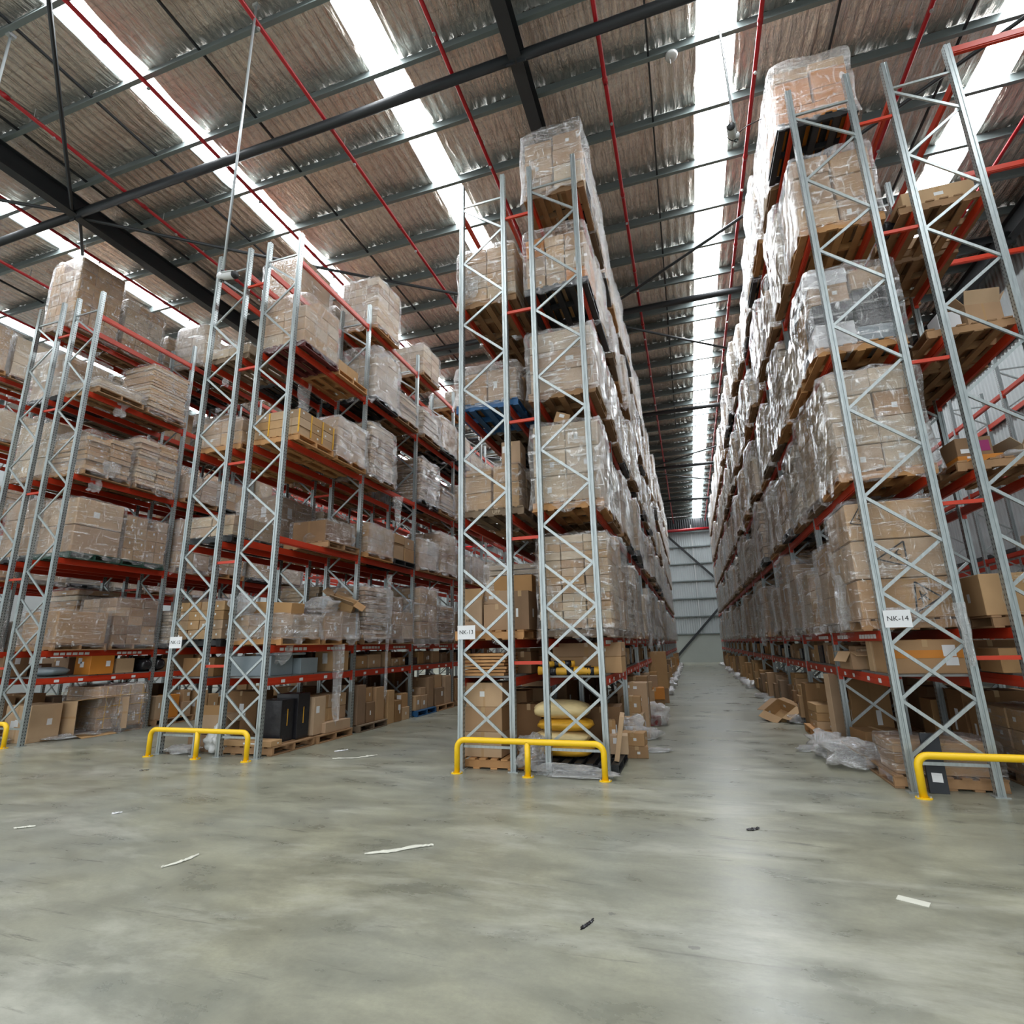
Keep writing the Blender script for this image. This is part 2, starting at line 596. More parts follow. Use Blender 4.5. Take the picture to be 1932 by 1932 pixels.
# stretch film skins, unit footprint and unit height
def film_mesh(seed, mat, loose=0.03):
    n_side, rings = 11, 15
    per = []
    for sdx in range(4):
        for i in range(n_side):
            t = -0.5 + i / n_side
            x, y = ((t, -0.5), (0.5, t), (-t, 0.5), (-0.5, -t))[sdx]
            per.append((x, y))
    N = len(per)
    off = Vector((seed * 3.1, seed * 1.7, seed * 0.9))
    ridge = lambda p: 1 - 2 * abs(noise.noise(p))
    v, f = [], []
    for r in range(rings):
        z = r / (rings - 1)
        for (x, y) in per:
            L = math.hypot(x, y)
            k = 1.0 - max(0, L - 0.62) * 0.22
            # taut at the belt lines, bagging out in sharp diagonal folds between them
            q = 0.55 * noise.noise(Vector((x * 2.5, y * 2.5, z * 2.6)) + off)
            q += 0.45 * ridge(Vector((x * 4 + z * 2.2, y * 4 - z * 1.6, z * 1.5)) + off)
            q += 0.25 * ridge(Vector((x * 9, y * 9, z * 4)) + off)
            out = 1.02 + loose * max(-0.3, 0.35 + q)
            zz = z
            if r == 0:
                zz = -0.10 + 0.14 * noise.noise(Vector((x * 6, y * 6, 0)) + off)
                out += loose * 0.5
            if r == rings - 1:
                zz = 1.0 + 0.05 * noise.noise(Vector((x * 5, y * 5, 2)) + off)
                k *= 0.97
            v.append((x * k * out, y * k * out, zz))
    for r in range(rings - 1):
        for i in range(N):
            f.append((r * N + i, r * N + (i + 1) % N, (r + 1) * N + (i + 1) % N, (r + 1) * N + i))
    base = (rings - 1) * N
    for s, dz in ((0.72, 0.03), (0.4, 0.012), (0.1, 0.01)):
        o = len(v)
        for (x, y) in per:
            v.append((x * s, y * s, 1.0 + dz + 0.05 * noise.noise(Vector((x * s * 6, y * s * 6, 5)) + off)))
        for i in range(N):
            f.append((base + i, base + (i + 1) % N, o + (i + 1) % N, o + i))
        base = o
    f.append(tuple(base + i for i in range(N)))
    return MB().add(v, f).mesh('stretch_film', mat, True)


FILM = {'film': [film_mesh(i + 1, 'film', 0.04) for i in range(8)],
        'film_thick': [film_mesh(i + 21, 'film_thick', 0.085) for i in range(12)]}


def rag_mesh(seed, mat='film_loose'):
    """a torn sheet of film hanging from its top edge: unit width, unit length down"""
    off = Vector((seed * 5.3, seed, 0))
    v, f = [], []
    nx, nz = 7, 14
    for j in range(nz):
        t = j / (nz - 1)
        for i in range(nx):
            s = i / (nx - 1) - 0.5
            wdt = (0.9 - 0.45 * t + 0.35 * noise.noise(Vector((t * 4, 0, 0)) + off))
            x = s * wdt + 0.15 * noise.noise(Vector((t * 3, 7, 0)) + off)
            y = 0.22 * noise.noise(Vector((s * 5, t * 3, 2)) + off) + 0.08 * math.sin(s * 11 + t * 3)
            z = -t * (1 + 0.15 * noise.noise(Vector((s * 6, 0, 4)) + off))
            v.append((x, y, z))
    for j in range(nz - 1):
        for i in range(nx - 1):
            f.append((j * nx + i, j * nx + i + 1, (j + 1) * nx + i + 1, (j + 1) * nx + i))
    return MB().add(v, f).mesh('film_rag', mat, True)


RAG = [rag_mesh(i + 1) for i in range(5)]


def lump_mesh(seed, mat, rough=0.55, nu=44, nv=22):
    off = Vector((seed * 2.3, seed * 4.1, 1))
    v, f = [], []
    for j in range(nv + 1):
        ph = PI * j / nv
        for i in range(nu):
            th = 2 * PI * i / nu
            d = Vector((math.sin(ph) * math.cos(th), math.sin(ph) * math.sin(th), math.cos(ph)))
            r = 0.85 + rough * noise.noise(d * 1.7 + off) + rough * 0.55 * (0.5 - abs(noise.noise(d * 3.3 + off))) + rough * 0.4 * (0.4 - abs(noise.noise(d * 8.1 + off)))
            p = d * 0.5 * r
            v.append((p.x, p.y, max(0.0, p.z + 0.42)))
    for j in range(nv):
        for i in range(nu):
            f.append((j * nu + i, (j + 1) * nu + i, (j + 1) * nu + (i + 1) % nu, j * nu + (i + 1) % nu))
    return MB().add(v, f).mesh('lump', mat, True)


LUMP = [lump_mesh(i + 1, 'film_loose') for i in range(4)]

# ------------------------------------------------------------------ the building
X0, X1, YF, YB = -30.0, 10.0, -14.0, 52.3
ZP = 12.8          # underside of purlins
ZR = 13.06         # roof skin
fl = MB().add([(X0, YF, 0), (X1, YF, 0), (X1, YB, 0), (X0, YB, 0)], [(0, 1, 2, 3)])
floor = tag(obj('floor', fl.mesh('floor', 'concrete_floor')), kind='structure')

# purlin lines along x
PUR = [8.62 - 1.43 * i for i in range(15, 0, -1)] + [8.62, 10.05, 11.5, 12.95, 14.38, 15.82, 17.3, 18.2]
y = 18.2
while y < YB - 1.6:
    y += 1.44
    PUR.append(y)
SKY = [(-27.3, -26.6), (-21.85, -21.15), (-16.15, -15.5), (-9.92, -9.27), (-5.1, -4.42), (1.15, 1.87), (6.6, 7.35)]
ceiling = tag(obj('ceiling', MB().box((X0 + X1) / 2, (YF + YB) / 2, ZR + 0.32, X1 - X0, YB - YF, 0.03).mesh('ceiling', 'wall_sheet')), kind='structure')
strips = []
xs = X0
for a, b in SKY:
    strips.append((xs, a))
    xs = b
strips.append((xs, X1))


def foil_panel(wd, ln, seed):
    off = Vector((seed * 3.7, seed * 1.1, 0))
    nx = max(8, int(wd / 0.04))
    ny = 9
    v, f = [], []
    ph = seed * 1.3
    for j in range(ny):
        t = j / (ny - 1)
        for i in range(nx):
            s = i / (nx - 1)
            x = s * wd
            rib = 0.042 * abs(math.sin(PI * x / 0.215 + ph + 0.6 * noise.noise(Vector((x, t * 2, 3)) + off)))
            sag = -0.05 * math.sin(PI * t) ** 0.6
            cr = 0.03 * noise.noise(Vector((x * 2.1, t * 2.6, 0)) + off) + 0.02 * (0.4 - abs(noise.noise(Vector((x * 8, t * 5, 1)) + off)))
            v.append((x, t * ln, rib * (0.4 + 0.6 * math.sin(PI * t)) + sag + cr))
    for j in range(ny - 1):
        for i in range(nx - 1):
            f.append((j * nx + i, (j + 1) * nx + i, (j + 1) * nx + i + 1, j * nx + i + 1))
    return MB().add(v, f).mesh('foil_panel', 'foil', True)


for si, (a, b) in enumerate(strips):
    var = [foil_panel(b - a, 1.44, si * 5 + q) for q in range(3)]
    for k in range(len(PUR) - 1):
        ln = PUR[k + 1] - PUR[k]
        obj('foil_panel', var[(k * 7 + si) % 3], ceiling, (a, PUR[k], ZR), scale=(1, ln / 1.44, 1))
_z = 0.27
prof = [(-0.08, 0), (0, 0), (0.004, 0), (0.004, _z - 0.004), (0.07, _z - 0.004), (0.07, _z), (0, _z), (0, 0.006), (-0.075, 0.006), (-0.075, 0.03), (-0.08, 0.03)]
pm = MB().prism(prof, 0, X0, X1).mesh('purlin', 'purlin_steel')
for k, y in enumerate(PUR):
    obj('purlin', pm, ceiling, (0, y, ZP))
# bridging bars between purlins
bm_ = MB().box(0, 0.72, 0, 0.035, 1.40, 0.05).mesh('bridging_bar', 'dark_steel')
for x in (-19.0, -13.0 + 0.1, -10.68, -7.85, 0.25, 3.6, 5.95):
    for k in range(len(PUR) - 1):
        if -2 < PUR[k] < 28:
            obj('bridging_bar', bm_, ceiling, (x, PUR[k], ZP + 0.1), scale=(1, (PUR[k + 1] - PUR[k]) / 1.44, 1))
for i, (a, b) in enumerate(SKY):
    v, f = [], []
    n = 15
    for j, y in enumerate((YF, YB)):
        for q in range(n):
            v.append((a + (b - a) * q / (n - 1), y, ZR + 0.02 + 0.012 * math.cos(q * 2 * PI / 4)))
    for q in range(n - 1):
        f.append((q, n + q, n + q + 1, q + 1))
    tag(obj('window_%d' % (i + 1), MB().add(v, f).mesh('skylight', 'skylight_sheet')), kind='structure')

# rafters: dark I beams
RAFX = [-24.9, -13.5, -2.1, 9.3]
hi, fw = 0.52, 0.24
iprof = [(-fw / 2, 0), (fw / 2, 0), (fw / 2, 0.02), (0.01, 0.02), (0.01, hi - 0.02), (fw / 2, hi - 0.02), (fw / 2, hi), (-fw / 2, hi), (-fw / 2, hi - 0.02), (-0.01, hi - 0.02), (-0.01, 0.02), (-fw / 2, 0.02)]
rm = MB().prism(iprof, 1, YF, YB).mesh('rafter', 'dark_steel')
raf = []
for i, x in enumerate(RAFX):
    raf.append(tag(obj('trim_%d' % (i + 1), rm, None, (x, 0, ZP - hi)), kind='structure'))
STRY = [-1.3, 7.4, 16.1, 24.8, 33.5, 42.2]
ti = 5
for i in range(3):
    xa, xb = RAFX[i] + 0.02, RAFX[i + 1] - 0.02
    for k, y in enumerate(STRY):
        mb = MB().tube([(xa, y, 12.36), (xb, y, 12.36)], 0.095, 12)
        st = tag(obj('trim_%d' % ti, mb.mesh('roof_strut', 'dark_steel', True)), kind='structure')
        ti += 1
        for x in (xa + 0.09, xb - 0.09):
            obj('gusset_plate', MB().box(x, y, 12.36, 0.16, 0.02, 0.3).mesh('gusset', 'dark_steel'), st)
        if k < len(STRY) - 1:
            y2 = STRY[k + 1]
            pair = ((xa, y + 0.1, 12.34), (xb, y2 - 0.1, 12.34)) if (i + k) % 2 == 0 else ((xa, y2 - 0.1, 12.34), (xb, y + 0.1, 12.34))
            for p, q in (pair,):
                pts = []
                for s in range(9):
                    tt = s / 8
                    v = Vector(p).lerp(Vector(q), tt)
                    v.z -= 0.12 * math.sin(PI * tt)
                    pts.append(v)
                obj('brace_rod', MB().tube(pts, 0.04, 8).mesh('brace_rod', 'dark_steel'), st)

# far wall: ribbed sheets above a precast dado, girts and two wind braces
def ribbed(x0, x1, z0, z1, pitch=0.2, dep=0.03):
    v = []
    n = int((x1 - x0) / (pitch / 4))
    for j, z in enumerate((z0, z1)):
        for i in range(n + 1):
            x = x0 + (x1 - x0) * i / n
            v.append((x, (0, dep, dep, 0)[i % 4], z))
    f = [(i, i + 1, n + 2 + i, n + 1 + i) for i in range(n)]
    return v, f


wb = tag(obj('wall_back', MB().box((X0 + X1) / 2, YB + 0.09, 1.225, X1 - X0, 0.2, 2.45).mesh('dado', 'precast')), kind='structure')
GZ = [2.46, 4.0, 5.61, 7.2, 8.79, 10.37, 11.75, ZR]
for a, b in zip(GZ[:-1], GZ[1:]):
    v, f = ribbed(X0, X1, a, b)
    obj('wall_sheet', MB().add(v, f).mesh('wall_sheet', 'wall_sheet' if a < 11 else 'dark_steel'), wb, (0, YB + 0.05, 0))
for z in GZ[:-1]:
    obj('girt', MB().box((X0 + X1) / 2, YB - 0.03, z, X1 - X0, 0.14, 0.09).mesh('girt', 'purlin_steel'), wb)
obj('wind_brace', MB().bar((-2.2, YB - 0.16, 12.5), (3.6, YB - 0.16, 6.2), 0.2, 0.02, (0, 1, 0)).mesh('wind_brace', 'dark_steel'), wb)
obj('wind_brace', MB().bar((-1.6, YB - 0.16, 0.25), (3.6, YB - 0.16, 5.7), 0.2, 0.02, (0, 1, 0)).mesh('wind_brace', 'dark_steel'), wb)
for x in (-5.2, 0.9, 5.2):
    obj('downpipe', MB().box(x, YB + 0.0, 7.0, 0.06, 0.06, 9.2).mesh('downpipe', 'device_white'), wb)
wr = tag(obj('wall_right', MB().box(X1 + 0.09, (YF + YB) / 2, 1.2, 0.2, YB - YF, 2.4).mesh('dado_right', 'precast')), kind='structure')
for a, b in zip([2.4, 4.4, 6.4, 8.4, 10.4], [4.4, 6.4, 8.4, 10.4, ZR]):
    v, f = ribbed(YF, YB, a, b)
    v = [(X1 + p[1], p[0], p[2]) for p in v]
    obj('wall_sheet', MB().add(v, f).mesh('wall_sheet', 'wall_sheet'), wr)
    obj('girt', MB().box(X1 - 0.05, (YF + YB) / 2, a, 0.1, YB - YF, 0.12).mesh('girt', 'dark_steel'), wr)
wl = tag(obj('wall_left', MB().box(X0 - 0.1, (YF + YB) / 2, ZR / 2, 0.2, YB - YF, ZR).mesh('wall_left', 'wall_sheet')), kind='structure')

# sprinkler mains
PX = [(-20.25, 'far left'), (-17.5, 'left of the leftmost visible rack'), (-14.9, 'left of the dark rafter at left'), (-11.95, 'right of the dark rafter at left'), (-9.1, 'under the left skylight edge'), (-6.3, 'between the two left skylights'),
      (-3.4, 'left of the dark middle rafter'), (-0.6, 'left of the bright aisle skylight'), (2.2, 'right of the bright aisle skylight'), (5.05, 'above rack NK-14'), (7.85, 'at the far right')]
clamp_m = MB().tube([(0, -0.06, 0), (0, 0.06, 0)], 0.052, 10).mesh('coupling', 'pipe_red', True)
hang_m = MB().tube([(0, 0, 0.03), (0, 0, 0.26)], 0.008, 6).mesh('hanger_rod', 'bolt_steel')
head_m = MB().tube([(0, 0, -0.09), (0, 0, -0.06), (0, 0, -0.06), (0, 0, -0.03)], [0.03, 0.03, 0.012, 0.012], 8).mesh('sprinkler_head', 'bolt_steel')
for x, where in PX:
    e = tag(empty('sprinkler_pipe', (x, 0, 12.58)), 'red sprinkler pipe under the foil roof, ' + where, 'pipe', 'sprinkler pipes')
    obj('pipe', MB().tube([(0, YF + 1, 0), (0, YB - 0.6, 0)], 0.042, 10).mesh('pipe', 'pipe_red', True), e)
    y = 4.6 + (x * 0.37) % 1.2
    k = 0
    while y < 40:
        obj('coupling', clamp_m, e, (0, y, 0))
        if y < 26:
            obj('hanger_rod', hang_m, e, (0, y + 0.5, 0))
            obj('sprinkler_head', head_m, e, (0, y + 0.9, 0.0))
        y += 2.95
        k += 1
e = tag(empty('sprinkler_main', (0, YB - 0.5, 11.9)), 'thick red water main along the far wall below the roof', 'pipe')
obj('pipe', MB().tube([(X0 + 2, 0, 0), (X1 - 1, 0, 0)], 0.13, 12).mesh('pipe', 'pipe_red', True), e)
for x in (-1.5, 0.9, 3.0):
    obj('clamp', MB().box(x, 0, 0.2, 0.06, 0.05, 0.5).box(x, 0.16, 0, 0.06, 0.3, 0.06).mesh('clamp', 'device_white'), e)

# ------------------------------------------------------------------ racking
Y0, BAY, NB = 8.17, 2.70, 15
LV = [0.0, 1.32, 1.89, 3.91, 5.87, 7.95, 10.02]
H = 10.63
D, G = 0.84, 0.535
RACKX = {'10': -21.40, '11': -15.46, '12': -9.50, '13': -3.49, '14': 2.36}
# channel section of the upright with a folded web
pp = [(-0.042, -0.045), (-0.012, -0.045), (-0.006, -0.036), (0.006, -0.036), (0.012, -0.045), (0.042, -0.045), (0.042, 0.045), (0.03, 0.045), (0.03, -0.025), (-0.03, -0.025), (-0.03, 0.045), (-0.042, 0.045)]


def post_mesh(h):
    n = len(pp)
    return MB().prism(pp, 2, 0, h).mesh('upright_post', 'post_steel')


POST = post_mesh(H)
BASE = MB().box(0, 0, 0.006, 0.15, 0.14, 0.012).mesh('base_plate', 'galvanised')
NL = [8.85, 7.54, 6.25, 4.93, 3.65]
NR = [9.45, 8.10, 6.87, 5.59, 4.30, 2.99]
SEG = [(0, 10.05, 1, 9.45)]
for i in range(5):
    SEG.append((1, NR[i], 0, NL[i]))
    SEG.append((0, NL[i], 1, NR[i + 1]))
for a, b in ((3.02, 2.37), (2.37, 1.71), (1.71, 1.05), (1.05, 0.40)):
    SEG.append((0, a, 1, b))
    SEG.append((1, a, 0, b))
BRM = [MB().bar((0.03 if s0 == 0 else D - 0.03, 0.012 * (1 if s0 else -1), z0), (0.03 if s1 == 0 else D - 0.03, 0.012 * (1 if s0 else -1), z1), 0.040, 0.026, (0, 1, 0)).mesh('brace', 'galvanised') for s0, z0, s1, z1 in SEG]
HBM = MB().box(D / 2, 0, 0, D - 0.06, 0.03, 0.036).mesh('horizontal_brace', 'galvanised')
_all = MB()
for s0, z0, s1, z1 in SEG:
    _all.bar((0.03 if s0 == 0 else D - 0.03, 0, z0), (0.03 if s1 == 0 else D - 0.03, 0, z1), 0.040, 0.026, (0, 1, 0))
_all.box(D / 2, 0, 0.33, D - 0.06, 0.03, 0.036).box(D / 2, 0, 10.13, D - 0.06, 0.03, 0.036)
BRALL = _all.mesh('bracing', 'galvanised')


def beam_mb(mb, x, y0, y1, z, face):
    """step-section pallet beam, top at z; face = +1/-1 side of the aisle"""
    mb.box(x, (y0 + y1) / 2, z - 0.065, 0.045, y1 - y0, 0.13)
    mb.box(x + face * 0.026, (y0 + y1) / 2, z - 0.085, 0.012, y1 - y0, 0.05)
    for y in (y0 - 0.004, y1 + 0.004):
        mb.box(x + face * 0.005, y, z - 0.085, 0.062, 0.012, 0.21)


BEAM = {}
for face in (-1, 1):
    mb = MB()
    beam_mb(mb, 0, 0.055, BAY - 0.055, 0, face)
    BEAM[face] = mb.mesh('beam', 'rack_orange')
TAGM = MB().box(0, 0, 0, 0.004, 0.10, 0.055).mesh('location_label', 'paper')
SPM = MB().box(G / 2, 0, 0, G - 0.085, 0.04, 0.05).mesh('row_spacer', 'rack_orange')
DECK = MB().box(0, 0, 0.012, 0.86, 0.62, 0.024).mesh('deck_panel', 'deck_panel')
RNAME = {'10': 'background rack', '11': 'leftmost rack', '12': 'rack NK-12', '13': 'rack NK-13', '14': 'rack NK-14', '15': 'right wall rack'}


def build_rack(key, x0, nb, near, beams, halves=2, h=H):
    lab = {'10': 'tall galvanised pallet rack with orange beams in the far left background', '11': 'galvanised double pallet rack with orange beams at the left edge, no sign',
           '12': 'galvanised double pallet rack with orange beams carrying the NK-12 sign', '13': 'galvanised double pallet rack with orange beams carrying the NK-13 sign',
           '14': 'galvanised double pallet rack with orange beams carrying the NK-14 sign', '15': 'mostly empty single pallet rack against the right grey wall'}[key]
    R = tag(empty('pallet_rack', (x0, Y0, 0)), lab, 'rack', 'pallet racks')
    px = [0, D, D + G, 2 * D + G]
    for b in range(nb + 1):
        y = b * BAY
        for hf in range(halves):
            for s in (0, 1):
                p = obj('upright_post', POST, R, (px[hf * 2 + s], y, 0), scale=(1, 1, h / H))
                if b < 3:
                    obj('base_plate', BASE, p)
                if s == 0:
                    if b < near and h == H:
                        for m in BRM:
                            obj('brace', m, p)
                        obj('horizontal_brace', HBM, p, (0, 0, 0.33))
                        obj('horizontal_brace', HBM, p, (0, 0, 10.13))
                    else:
                        tag(obj('bracing', BRALL, p), kind='stuff')
        if halves == 2 and b < 6:
            for z in (1.54, 3.47, 5.49, 7.6, 9.62):
                obj('row_spacer', SPM, R, (px[1], y, z))
    far = MB()
    nind = 9
    for b in range(nb):
        for hf in range(halves):
            for s in (0, 1):
                face = -1 if s == 0 else 1
                for l in range(1, 7):
                    if not beams(hf, b, l):
                        continue
                    x = px[hf * 2 + s]
                    if b < nind:
                        o = obj('beam', BEAM[face], R, (x, b * BAY, LV[l]))
                        outer = (hf == 0 and s == 0) or (hf == halves - 1 and s == 1)
                        if outer and b < 5 and l in (1, 2) and key != '10':
                            ys = [0.35 + 0.13 * i for i in range(6)] + [1.75 + 0.13 * i for i in range(5)] if l == 2 else [0.45, 0.95, 1.7, 2.2]
                            for yy in ys:
                                obj('location_label', TAGM, o, (face * 0.035, yy, -0.07))
                    else:
                        beam_mb(far, x, b * BAY + 0.055, (b + 1) * BAY - 0.055, LV[l], face)
            if b < 7 and beams(hf, b, 1):
                for q in range(4):
                    obj('deck_panel', DECK, R, (px[hf * 2] + D / 2, b * BAY + 0.37 + q * 0.645, LV[1]))
    if far.v:
        tag(obj('beams_beyond', far.mesh('beams_beyond', 'rack_orange'), R), kind='stuff')
    return R


build_rack('10', RACKX['10'], 8, 0, lambda hf, b, l: True)
build_rack('11', RACKX['11'], 8, 1, lambda hf, b, l: True)
build_rack('12', RACKX['12'], 9, 2, lambda hf, b, l: True)
build_rack('13', RACKX['13'], NB, 2, lambda hf, b, l: True)
build_rack('14', RACKX['14'], NB, 2, lambda hf, b, l: True)
build_rack('15', 8.3, 8, 0, lambda hf, b, l: l < 6 and b < 8, 1, 9.0)
# cross-aisle ties from NK-14 to the wall rack
for i, (xa, y, z, wd) in enumerate(((4.62, 8.17, 10.5, 'nearest'), (5.8, 10.9, 10.42, 'middle'), (6.45, 13.7, 10.36, 'farthest'))):
    mb = MB()
    mb.box((xa + 9.95) / 2, y, z, 9.95 - xa, 0.05, 0.13)
    mb.box((xa + 9.95) / 2, y - 0.03, z - 0.02, 9.95 - xa, 0.012, 0.05)
    mb.box(xa, y, z - 0.02, 0.012, 0.07, 0.2)
    tag(obj('tie_beam', mb.mesh('tie_beam', 'rack_orange')), 'orange cross tie beam high at the right, %s of three' % wd, 'beam', 'cross tie beams')

# yellow end guards
def guard(x0, x1, label):
    r, y, h, cr = 0.042, 7.92, 0.46, 0.12
    e = tag(empty('rack_guard', ((x0 + x1) / 2, y, 0)), label, 'guard rail', 'yellow rack guards')
    a, b = x0 - (x0 + x1) / 2, x1 - (x0 + x1) / 2
    pts = [(a, 0, 0)]
    for k in range(7):
        t = PI / 2 * k / 6
        pts.append((a + cr - cr * math.cos(t), 0, h - cr + cr * math.sin(t)))
    for k in range(7):
        t = PI / 2 * k / 6
        pts.append((b - cr + cr * math.sin(t), 0, h - cr + cr * math.cos(t)))
    pts.append((b, 0, 0))
    obj('rail', MB().tube(pts, r, 14).mesh('rail', 'guard_yellow', True), e)
    obj('leg', MB().tube([(0, 0, 0), (0, 0, h)], r, 14).mesh('leg', 'guard_yellow', True), e)
    fm = MB().tube([(0, 0, 0), (0, 0, 0.012)], 0.085, 16).mesh('foot_plate', 'guard_yellow')
    bm = MB().tube([(0, 0, 0.01), (0, 0, 0.03)], 0.012, 6).mesh('bolt', 'bolt_steel')
    for x in (a, 0, b):
        fp = obj('foot_plate', fm, e, (x, 0, 0))
        for q in (-1, 1):
            obj('bolt', bm, fp, (q * 0.062, -0.02, 0))
    return e


guard(-15.45, -13.33, 'yellow tubular guard rail cut off by the left picture edge')
guard(-9.47, -7.29, 'yellow tubular guard rail in front of rack NK-12')
guard(-3.45, -1.28, 'yellow tubular guard rail in front of rack NK-13')
guard(2.37, 4.58, 'yellow tubular guard rail in front of rack NK-14')


def text_mesh(s, size, mat):
    cu = bpy.data.curves.new('lettering', 'FONT')
    cu.body = s
    cu.size = size
    cu.align_x = 'CENTER'
    cu.align_y = 'CENTER'
    cu.extrude = 0.0008
    o = bpy.data.objects.new('tmp', cu)
    C.objects.link(o)
    bpy.context.view_layer.update()
    dg = bpy.context.evaluated_depsgraph_get()
    me = bpy.data.meshes.new_from_object(o.evaluated_get(dg))
    bpy.data.objects.remove(o)
    bpy.data.curves.remove(cu)
    me.materials.clear()
    me.materials.append(MAT[mat])
    return me


def sign(x, z, s):
    e = tag(empty('rack_sign', (x, Y0 - 0.062, z)), 'white paper sign reading %s on a grey rack post' % s, 'sign', 'rack signs')
    obj('sheet', MB().box(0, 0, 0, 0.30, 0.004, 0.215).mesh('sheet', 'paper'), e)
    obj('lettering', text_mesh(s, 0.088, 'ink'), e, (0, -0.0035, 0), (PI / 2, 0, 0))


sign(-3.38, 2.015, 'NK-13')
sign(-9.37, 1.985, 'NK-12')
sign(2.50, 2.03, 'NK-14')

# ------------------------------------------------------------------ pallet loads
ORD = ['zeroth', 'first', 'second', 'third', 'fourth', 'fifth', 'sixth', 'seventh', 'eighth', 'ninth', 'tenth', 'eleventh', 'twelfth', 'thirteenth', 'fourteenth', 'fifteenth', 'sixteenth', 'seventeenth', 'eighteenth', 'nineteenth', 'twentieth',
       'twenty-first', 'twenty-second', 'twenty-third', 'twenty-fourth', 'twenty-fifth', 'twenty-sixth', 'twenty-seventh', 'twenty-eighth', 'twenty-ninth', 'thirtieth']


def slot_y(k):
    return Y0 + BAY * (k // 2) + (0.72 if k % 2 == 0 else 1.98)


def half_x(key, half):
    return RACKX[key] + (D / 2 if half == 'L' else D + G + D / 2)


TONE = {'p': 'cardboard_pale', 'b': 'cardboard', 'd': 'cardboard_dark', 't': 'cardboard_tagged', 'o': 'orange_card', 'w': 'white_card', 'k': 'black_sheet', 'g': 'grey_tarp'}
SKIN = {'b': 'brown', 'p': 'pale brown', 'd': 'dark brown', 't': 'labelled brown', 'k': 'black and grey', 'w': 'white', 'o': 'brown and orange', 'g': 'grey'}
WOODN = {'wood': 'wooden', 'wood_grey': 'weathered', 'wood_bright': 'wooden', 'wood_maroon': 'maroon', 'black_plastic': 'black', 'blue_plastic': 'blue', 'green_plastic': 'green'}


def stack_boxes(rnd, sp):
    """carton boxes of a load: list of (x, y, z, sx, sy, sz, tone, rz), footprint centred, z from 0"""
    wx, wy, h = sp.get('w', (1.12, 1.12, 0))[0], sp.get('w', (1.12, 1.12, 0))[1], sp['h']
    nx, ny, nz = sp['n']
    tones = sp.get('tones', 'b')
    out = []
    k = sp['k']
    if k == 'flat':
        for i in range(nz):
            t = h / nz
            for a in range(nx):
                for b in range(ny):
                    if i == nz - 1 and nx * ny > 1 and rnd.random() < 0.3:
                        continue
                    dx, dy = rnd.uniform(-.032, .032), rnd.uniform(-.032, .032)
                    sx, sy = wx / nx * rnd.uniform(.94, .99), wy / ny * rnd.uniform(.94, .99)
                    out.append(((a + .5) * wx / nx - wx / 2 + dx, (b + .5) * wy / ny - wy / 2 + dy, i * t, sx, sy, t * rnd.uniform(.8, .93), rnd.choice(tones), rnd.uniform(-.02, .02)))
        return out
    if k == 'mixed':
        for a in range(nx):
            for b in range(ny):
                z = 0
                top = h * rnd.uniform(.8, 1.0)
                while z < top - 0.08:
                    t = min(h / nz * rnd.uniform(.75, 1.3), top - z)
                    sx, sy = wx / nx * rnd.uniform(.9, .985), wy / ny * rnd.uniform(.9, .985)
                    out.append(((a + .5) * wx / nx - wx / 2, (b + .5) * wy / ny - wy / 2, z, sx, sy, t * .985, rnd.choice(tones), rnd.uniform(-.04, .04)))
                    z += t
        return out
    t = h / nz
    for i in range(nz):
        for a in range(nx):
            for b in range(ny):
                if i == nz - 1 and rnd.random() < sp.get('gap', 0.12):
                    continue
                out.append(((a + .5) * wx / nx - wx / 2 + rnd.uniform(-.008, .008), (b + .5) * wy / ny - wy / 2 + rnd.uniform(-.008, .008), i * t, wx / nx * .975, wy / ny * .975, t * .975, rnd.choice(tones), rnd.uniform(-.01, .01)))
    return out


STACKC = {}


def stack_mesh(sp, seed):
    """whole carton stack in one mesh (for loads too far off to tell cartons apart)"""
    key = (sp['k'], sp['n'], sp.get('tones', 'b')[0], seed % 3)
    if key not in STACKC:
        rnd = random.Random(hash(key[1]) + seed % 3)
        s2 = dict(sp)
        s2['h'] = 1.0
        mb = MB()
        for x, y, z, sx, sy, sz, tn, rz in stack_boxes(rnd, s2):
            mb.box(x, y, z + sz / 2, sx, sy, sz, rz)
        STACKC[key] = mb.mesh('carton_stack', TONE[sp.get('tones', 'b')[0]])
    return STACKC[key]


def make_load(x, y, z, sp, detail, label, group, seed):
    rnd = random.Random(seed)
    jit = 2.2 if detail == 0 else 1.0
    e = tag(empty('pallet_load', (x + rnd.uniform(-.04, .04) * jit, y + rnd.uniform(-.02, .02), z), rnd.uniform(-.02, .02) * jit), label, 'pallet load', group)
    pk = sp.get('pal', 'wood')
    pallet(e, pk, detail)
    zb = 0.15
    if detail >= 1:
        for bx, by, bz, sx, sy, sz, tn, rz in stack_boxes(rnd, sp):
            carton('carton', e, bx, by, zb + bz, sx, sy, sz, TONE[tn], rz)
    else:
        tag(obj('carton_stack', stack_mesh(sp, seed), e, (0, 0, zb), scale=(1, 1, sp['h'])), kind='stuff')
    fk = sp.get('film', 'film')
    if fk:
        lst = FILM[fk]
        fo = obj('stretch_film', lst[seed % len(lst)], e, (0, 0, zb), (0, 0, (seed % 4) * PI / 2), (sp.get('w', (1.12, 1.12))[0] + .03, sp.get('w', (1.12, 1.12))[1] + .03, sp['h'] + 0.015))
        if sp.get('rag') or (detail == 0 and rnd.random() < .35) or rnd.random() < .12:
            sx = -1 if rnd.random() < .5 else 1
            obj('film_tail', RAG[seed % 5], fo, (sx * 0.53, rnd.uniform(-.3, .3), rnd.uniform(.1, .5)), (0, 0, PI / 2), (0.45, 0.4, rnd.uniform(.35, .6)))
    return e


S = {}


